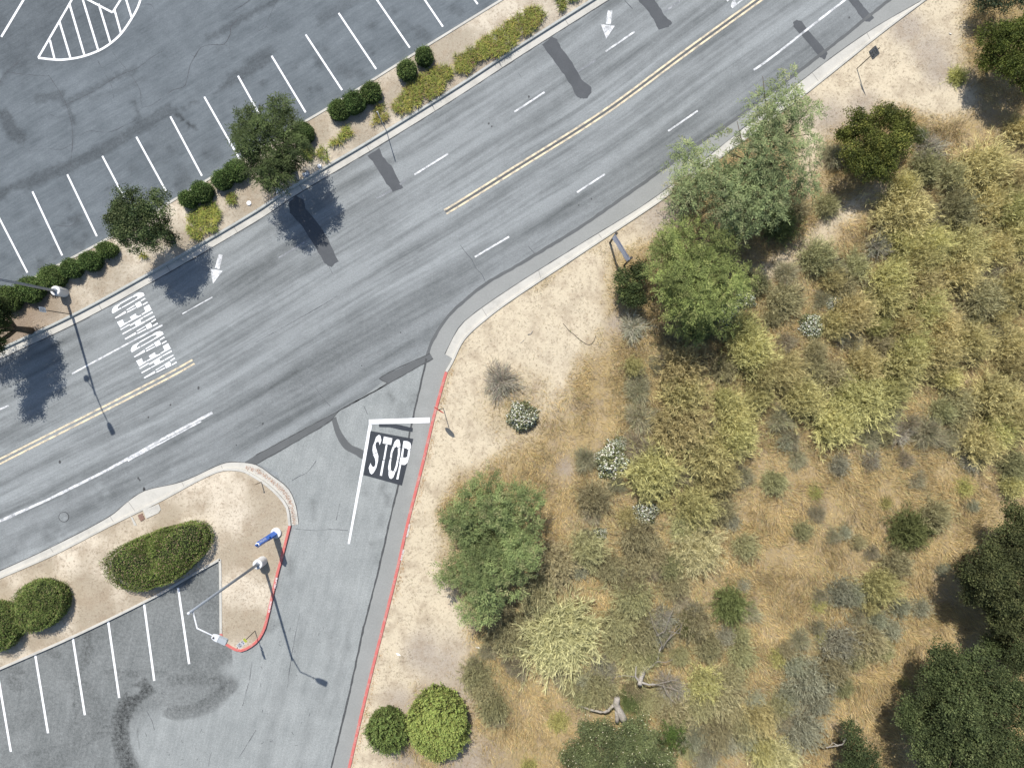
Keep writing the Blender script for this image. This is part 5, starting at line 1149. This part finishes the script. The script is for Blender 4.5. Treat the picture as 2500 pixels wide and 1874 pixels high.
for i in range(3):
    V, F, c, p, s_ = dome_mesh('flowering_shrub', 590 + i, 2600, [(.24, .26, .13), (.32, .33, .18), (.16, .18, .085)], [.5, .3, .2], .13, .035, .65, .45)
    r = np.random.default_rng(590 + i); k = (s_[:, 2] > .05) & (fbm(p[:, 0] * 3, p[:, 1] * 3, 595 + i, 2) > .36); q = p[k][:950] * 1.04; n = len(q)
    a = unit(r.normal(0, 1, (n, 3)) * (1, 1, .25)); b = unit(np.cross(a, np.array((0, 0, 1.0)) + r.normal(0, .25, (n, 3))))
    V2, F2 = leaves(q - a * .03, a, b, r.uniform(.06, .11, n), r.uniform(.026, .048, n))
    WF.append((npmesh('flowering_shrub', V, F, c), npmesh('blossoms', V2, F2, jcol(r, (.80, .80, .70), n, .12))))
LOOK = {'b': ('broom_shrub', 'golden-tipped broom', 'broom', 'golden broom shrubs on the dry slope'), 'p': ('pale_broom', 'pale straw-coloured broom', 'broom', 'pale broom shrubs'), 'g': ('sagebrush', 'grey-green sagebrush', 'sagebrush', 'grey-green sagebrush on the dry slope'),
        's': ('silver_sage', 'silvery sage', 'sage', 'silvery sage plants'), 'd': ('dead_shrub', 'dead grey-brown shrub', 'dead shrub', 'dead grey shrubs'), 'x': ('bare_shrub', 'bare grey twiggy shrub', 'dead shrub', 'bare twiggy shrubs'), 'k': ('green_shrub', 'dark green brush', 'shrub', 'dark green brush plants'), 'y': ('green_tuft', 'lime green grassy tuft', 'grass tuft', 'lime green tufts'), 'w': ('flowering_shrub', 'white-flowered shrub', 'flowering shrub', 'white-flowered shrubs')}
BRUSH = (
 (t20, "g1500,1640,120"),
 (t30, "x1400,1260,190 k1290,1180,60 d560,1330,120 g1560,1520,110 b1850,1480,210 b2150,1120,110 b1150,1610,95 g1350,1450,120 y1650,650,90 b2050,1560,130"),
 (t21, "b1450,1510,185 b2030,1380,160 b1985,1190,130 b1050,1500,65 x1050,1160,150 d1350,1420,110 d1090,1620,110 w1850,1045,105 w2010,930,80 g2090,780,90 d1250,1480,90 g1830,1500,110 b2150,1560,130 g1750,1180,80 k1600,1150,100 d1400,1230,80"),
 (t31, "g420,580,140 d150,690,125 g130,930,135 w565,960,70 w370,1150,95 b1170,180,210 b1130,420,130 b1380,430,140 b1300,600,160 b1670,480,190 b1640,690,150 b1960,500,130 g1850,910,180 b1050,740,160 b690,1050,150 b1020,890,160 b1310,800,190 b1340,990,160 b1480,1150,140 b1150,1150,110 b2160,360,160 b2120,850,160 g1770,1060,80 b2000,1090,85 x950,470,140 d1050,330,120 p390,1370,90 g960,1310,110 b1190,1330,130 b800,1480,140 b1160,1480,160 b1450,1390,180 b1750,1280,160 b2080,1320,150 b120,1530,160 g560,1600,120 g400,1540,110 b1540,1590,110 b2110,1500,130 d740,1300,100 d150,1290,95 d600,650,95 d1900,640,120 d2000,1180,110 d880,830,90 g210,150,110 g510,110,90 k90,260,130 d1700,840,110 d1350,1150,100 b940,1160,100 g1600,150,140 d1440,200,120 b1880,120,140 b2080,150,150 g760,640,110 b540,760,90 g660,800,110 d460,920,80 x1500,1060,110 x640,1210,110 x1720,640,100 b560,1130,110 g30,1080,80"),
 (t22, "b1480,80,170 b1430,330,200 b1310,490,110 b1910,260,170 b1900,450,150 b1690,610,200 b1780,790,130 b1220,760,205 b1560,1030,165 g1790,1080,100 p1600,1420,195 g1090,1310,140 s1190,1390,75 g640,1420,135 g380,1530,160 g1250,1450,100 d1090,50,125 d1110,280,150 d640,640,120 d1070,520,130 g700,980,125 d690,1110,95 d640,1290,70 d1640,1220,100 w850,640,115 w90,265,115 w1150,1090,95 w750,1280,55 s1890,1170,65 s580,1590,75 s940,1600,55 d1720,380,110 d1480,780,110 g2000,1380,100 d1990,780,110 g830,1560,110 b1300,1000,70 g1480,1230,110 b1000,1130,70 g1090,1510,110 g1350,1560,110 d1230,1600,90 d900,850,90 x1500,480,100 b2110,90,110 g1250,560,90 w930,500,60 b1820,120,90"),
 (t32, "b280,120,160 b560,330,165 b850,140,215 b650,50,130 b1050,50,130 g1650,130,115 g1640,320,90 b1960,120,190 b2090,290,160 b1830,490,160 b1960,400,140 g2110,690,130 g60,830,100 k1220,1250,150 g1420,1120,125 g1100,1540,120 y1700,890,80 d1390,420,160 d870,680,80 x1750,670,105 d420,1110,80 d560,1300,80 d900,1440,70 g280,1250,70 s660,1260,60 g770,1350,60 s1480,1590,45 s1530,1560,35 y410,920,60 b2080,860,90 d1050,270,120 d880,460,110 g1000,440,80 d100,300,130 d200,470,90 s160,480,70 d1280,820,90 d1180,640,90 s1760,1040,55 d1230,340,110 g1500,220,100 d1560,470,110 d260,640,100 s610,680,80 d1700,560,80 y1020,1020,50 x1150,420,130 x900,640,90 b700,250,90"),
 (t23, "p440,560,330 g220,90,130 g210,240,110 g60,560,110 g1050,190,140 g1020,80,110 g900,420,125 g1110,490,130 g1060,740,120 g740,970,150 s610,890,80 s780,790,95 g1150,1080,100 g1390,1190,130 b1650,930,130 g1800,1010,170 g1900,860,95 g1620,1110,130 g1560,400,140 s1550,300,75 k1870,240,125 s1990,70,60 s1840,520,85 g1960,520,80 g1760,1350,140 g1990,1280,115 b2110,1200,120 s1550,1390,115 d1690,1400,95 s1860,1420,90 s2020,1400,90 b2150,1480,105 s1660,1560,110 k1030,1060,90 g1050,970,80 g1300,1040,90 x1310,360,140 x1350,960,150 d1290,520,110 g630,1010,110 g880,620,90 g1190,680,90 g1440,680,80 g1980,690,110 g1700,620,100 d300,250,80 d60,800,110 d180,320,90 g500,950,80 y400,1270,90 y150,1640,70 d420,860,100 s1770,980,70 g1520,1480,90 g1880,1180,90 s2080,1060,70 x1250,450,150 x1400,1010,150 x800,850,120 d2060,330,100 g1400,90,100 d1440,220,90 k1500,420,90"),
 (t33, "b960,80,145 p60,1590,165 g30,1190,90 b860,250,70 s620,140,115 s745,150,80 d770,360,85 s940,380,85 s1060,460,80 g870,560,125 s600,600,150 g520,790,130 d270,560,105 s370,890,155 d290,900,80 s410,1080,115 s180,1040,105 s300,1330,190 d150,1250,110 s1130,260,80 s1320,270,75 g650,960,80 y80,710,80 y440,240,80 y490,540,70 y420,1000,60 g720,700,100 d440,170,80 g880,640,80 s230,770,90 s500,900,100 g100,1120,90 y1170,920,50 g160,640,70 g1000,640,80 d420,440,80"),
 (t13, "g2080,340,110 g2160,480,160 d2000,650,95 g1900,860,105 g1960,980,110 g2050,1130,120 d1880,760,80 g2120,230,90 d2080,1240,80 d2200,760,100"),
 (t12, "x2110,-30,190 g2190,1530,120 d1980,1050,60"))
LAND = [('the airy tree overhanging the road', 1620, 350), ('the pepper tree behind the banner', 1510, 610), ('the driveway pepper tree', 1060, 1180), ('the glossy bush below the speed sign', 1885, 310), ('the dark corner bush', 2170, 120),
        ('the large pale broom', 1222, 1388), ('the fallen grey trunk', 1320, 1545), ('the flower-dotted bush', 1340, 1615), ('the largest oak', 2070, 1520), ('the oak on the picture edge', 2150, 1230), ('the whitest flowering shrub', 1322, 988),
        ('the small oak', 1855, 1620), ('the yellow-green round bush', 947, 1560), ('the stop sign', 962, 885)]
items = []
for t_, s_ in BRUSH:
    for w in s_.split(): x, y, r = (float(q) for q in w[1:].split(',')); items.append((w[0], t_, x, y, r))
rb = random.Random(3); cnt = {}; lab = {}
placed = []
for k, t_, x, y, r in items:
    R = r / 123.5; h = R * .4; wx, wy = t_(x, y, h); R *= (1 - h / CAM_H) * 1.28; placed.append([k, wx, wy, R, t_(x, y)])
LW = [(n, *D(x, y)) for n, x, y in LAND]
for q in placed:
    gx_, gy_ = q[4]; sx = 1250 + gx_ * 35; sy = 937 - gy_ * 35
    n, lx, ly = min(LW, key=lambda L: (L[1] - gx_) ** 2 + (L[2] - gy_) ** 2); dx_, dy_ = gx_ - lx, gy_ - ly
    d_ = ('right of' if dx_ > 0 else 'left of') if abs(dx_) > abs(dy_) * 1.6 else ('above' if dy_ > 0 else 'below') if abs(dy_) > abs(dx_) * 1.6 else (('upper ' if dy_ > 0 else 'lower ') + ('right of' if dx_ > 0 else 'left of'))
    q += [n, d_, math.hypot(dx_, dy_)]; lab.setdefault((q[0], n, d_), []).append(q)
ORD = ('nearest', 'second nearest', 'third nearest', 'fourth nearest', 'fifth nearest', 'sixth nearest', 'seventh nearest', 'eighth nearest', 'ninth nearest', 'tenth nearest', 'eleventh nearest', 'twelfth nearest', 'thirteenth nearest', 'fourteenth nearest', 'fifteenth nearest')
for key, L in lab.items():
    L.sort(key=lambda q: q[7])
    for i, q in enumerate(L):
        sz = 'large ' if q[3] > 1.35 else 'small ' if q[3] < .7 else ''
        q.append(f"{sz}{LOOK[key[0]][1]} {key[2]} {key[1]}" + (f", {ORD[min(i, 14)]} it" if len(L) > 1 else ''))
for q in placed:
    k, x, y, R = q[:4]; nm, _, ct, gr = LOOK[k]; i = cnt.get(k, 0); cnt[k] = i + 1; z = gz(x, y) - .02
    if k == 'w':
        a_, b_ = WF[i % 3]; o = bpy.data.objects.new(nm, a_); C.objects.link(o); c_ = bpy.data.objects.new('blossoms', b_); C.objects.link(c_); c_.parent = o
        if not a_.materials: a_.materials.append(M['leaf']); b_.materials.append(M['dry'])
    else:
        me = PROTO[k][i % len(PROTO[k])]; o = bpy.data.objects.new(nm, me); C.objects.link(o)
        if not me.materials: me.materials.append(M['brush'])
    o.location = (x, y, z); o.rotation_euler = (0, 0, rb.uniform(0, 6.28)); f = R * rb.uniform(.95, 1.08); o.scale = (f * rb.uniform(.92, 1.08), f, min(f * 1.2, 1.8) * rb.uniform(.85, 1.1))
    tag(o, q[8], ct, gr)

# -- ground cover: dry grass, weeds, fallen leaves
def grass(name, n, area, dens, L, cols, wts, mat, lean=.8, w=.012, zf=hill_z, seed=0):
    r = np.random.default_rng(seed); x = r.uniform(area[0], area[2], n); y = r.uniform(area[1], area[3], n)
    dn = dens(x, y); k = r.random(n) < dn; x, y, dn = x[k], y[k], dn[k]; n = len(x)
    z = zf(x, y); comb = fbm(x * .35, y * .35, seed + 4, 3) * 7 + vnoise(x * 1.1, y * 1.1, seed + 6) * 4
    az = comb + r.normal(0, .8, n); th = np.clip(r.normal(lean, .35, n), .1, 1.5); l = L * r.uniform(.5, 1.3, n) * (.6 + .6 * dn)
    d = np.c_[np.sin(th) * np.cos(az), np.sin(th) * np.sin(az), np.cos(th)]; p0 = np.c_[x, y, z - .01]
    p1 = p0 + d * l[:, None] * .55; p2 = p0 + d * l[:, None]; p2[:, 2] -= l * .12; p2[:, 2] = np.maximum(p2[:, 2], z + .01)
    c = np.array(cols)[r.choice(len(cols), n, p=wts)]; tone = (.48 + 1.0 * fbm(x * .8, y * .8, seed + 8, 4))[:, None]
    V, F, cc = strips(np.stack([p0, p1, p2], 1), r.uniform(.7, 1.3, n) * w, np.clip(c * tone * (1 + r.uniform(-.25, .25, (n, 1))), 0, 1))
    o = link(name, npmesh(name, V, F, cc), [mat]); return tag(o, None, None, None, 'stuff')
AREA = (-16, -30, 39, 30)
def on_hill(x, y): return inpoly(x, y, hill_poly) & (pdist(x, y, KC) > .12)
_c = {}
def d_gold(x, y):
    s, m = ground_w(x, y); pn = fbm(x * .5, y * .5, 91, 4); return on_hill(x, y) * np.clip(1 - s * 1.05, 0, 1) * (1 - .85 * m) * np.clip(.35 + (pn - .3) * 2.2, .15, 1)
def d_sparse(x, y):
    s, m = ground_w(x, y); return on_hill(x, y) * np.clip((fbm(x * .9, y * .9, 95, 4) - .48) * 4, 0, 1) * (s > .2) * .8
grass('dry_grass', 800000, AREA, d_gold, .40, [(.52, .385, .165), (.64, .51, .26), (.33, .24, .115), (.37, .35, .15), (.31, .265, .185)], [.38, .22, .17, .13, .10], M['dry'], .8, .010, seed=900)
grass('sparse_dry_grass', 60000, AREA, d_sparse, .17, [(.36, .285, .175), (.46, .37, .22), (.24, .195, .13), (.22, .22, .11)], [.4, .3, .2, .1], M['dry'], 1.0, .012, seed=910)
PL = np.array([(q[1], q[2], q[3], q[0] in 'bpgsk') for q in placed])
def d_brush(x, y):
    s = np.zeros(x.shape)
    for px, py, R, g_ in PL:
        m = (np.abs(x - px) < R * 3) & (np.abs(y - py) < R * 3); s[m] += (.55 + .25 * g_) * np.exp(-((x[m] - px) ** 2 + (y[m] - py) ** 2) / (R * 1.25) ** 2)
    return on_hill(x, y) * np.clip(s * (.25 + 1.3 * fbm(x * 1.2, y * 1.2, 111, 3)) - .22, 0, .85) * np.clip(1.15 - ground_w(x, y)[0], 0, 1)
grass('low_brush', 330000, AREA, d_brush, .42, [(.46, .43, .21), (.34, .315, .155), (.56, .515, .26), (.37, .32, .23), (.32, .325, .15)], [.32, .22, .2, .16, .10], M['dry'], .6, .010, seed=980)
def litter(name, n, area, dens, cols, size, zf, seed):
    r = np.random.default_rng(seed); x = r.uniform(area[0], area[2], n); y = r.uniform(area[1], area[3], n); k = r.random(n) < dens(x, y); x, y = x[k], y[k]; n = len(x)
    a = unit(np.c_[r.normal(0, 1, (n, 2)), r.normal(0, .25, n)]); b = unit(np.cross(a, np.array((0, 0, 1.0)) + r.normal(0, .3, (n, 3))))
    V, F = leaves(np.c_[x, y, zf(x, y) + r.uniform(.012, .04, n)], a, b, r.uniform(.6, 1.4, n) * size, r.uniform(.6, 1.3, n) * size * .3)
    o = link(name, npmesh(name, V, F, jcol(r, cols[0], n, .3) * np.where(r.random((n, 1)) < .4, np.array(cols[1]) / np.array(cols[0]), 1)), [M['dry']]); return tag(o, None, None, None, 'stuff')
def d_kerb(x, y):
    d = pdist(x, y, KCR); return on_hill(x, y) * np.clip(1.1 - d / .45, 0, 1) * np.clip((fbm(x * .7, y * .7, 97, 3) - .35) * 4, 0, 1)
litter('leaf_litter', 170000, (-16, -28, 0, 2), d_kerb, [(.36, .22, .10), (.48, .32, .16)], .065, hill_z, 920)
def d_mulch(x, y):
    s, m = ground_w(x, y); return on_hill(x, y) * np.clip(m * 1.1, 0, 1)
litter('bark_mulch', 110000, (-14, -28, 34, 29), d_mulch, [(.33, .28, .24), (.50, .44, .38)], .05, hill_z, 930)
Eg = np.array([D(*p) for p in ((535,1010),(560,1018),(590,1040),(617,1066),(632,1100),(636,1130))]); Eg = np.array(spline(Eg, .3))
litter('gutter_leaves', 26000, (-20, -12, -14, -5), lambda x, y: np.clip(1.2 - pdist(x, y, Eg) / .16, 0, 1), [(.40, .22, .13), (.55, .36, .24)], .05, lambda x, y: np.full(x.shape, .016), 940)
def z_strip(x, y): return np.full(x.shape, .175)
def d_strip(x, y): return inpoly(x, y, strip_poly) * np.clip((fbm(x * .7, y * .7, 99, 4) - .46) * 3.5, 0, .8)
litter('strip_litter', 42000, (-40, 2, 12, 30), d_strip, [(.33, .23, .14), (.45, .34, .23)], .045, z_strip, 950)
def d_isl(x, y): return inpoly(x, y, isl_poly) * np.clip((fbm(x * .8, y * .8, 103, 4) - .50) * 3, 0, .6)
litter('island_litter', 16000, (-37, -20, -14, -5), d_isl, [(.30, .22, .14), (.42, .31, .21)], .04, lambda x, y: np.full(x.shape, .16), 960)
def d_weed(x, y): return on_hill(x, y) * np.clip((fbm(x * 1.1, y * 1.1, 107, 3) - .58) * 6, 0, 1) * .6
grass('green_weeds', 26000, AREA, d_weed, .20, [(.16, .18, .07), (.24, .24, .12), (.12, .13, .06)], [.5, .3, .2], M['dry'], .7, .012, seed=970)
def d_peb(x, y):
    s, m = ground_w(x, y); return on_hill(x, y) * s * np.clip((fbm(x * .8, y * .8, 113, 4) - .40) * 3, .06, 1)
litter('pebbles', 17000, AREA, d_peb, [(.24, .185, .12), (.58, .52, .42)], .055, hill_z, 990)
litter('soil_crumbs', 26000, (-40, -20, 12, 30), lambda x, y: (inpoly(x, y, strip_poly) | inpoly(x, y, isl_poly)) * np.clip((fbm(x * 1.1, y * 1.1, 117, 3) - .35) * 2, .05, .8), [(.20, .155, .105), (.60, .54, .44)], .05, z_strip, 995)
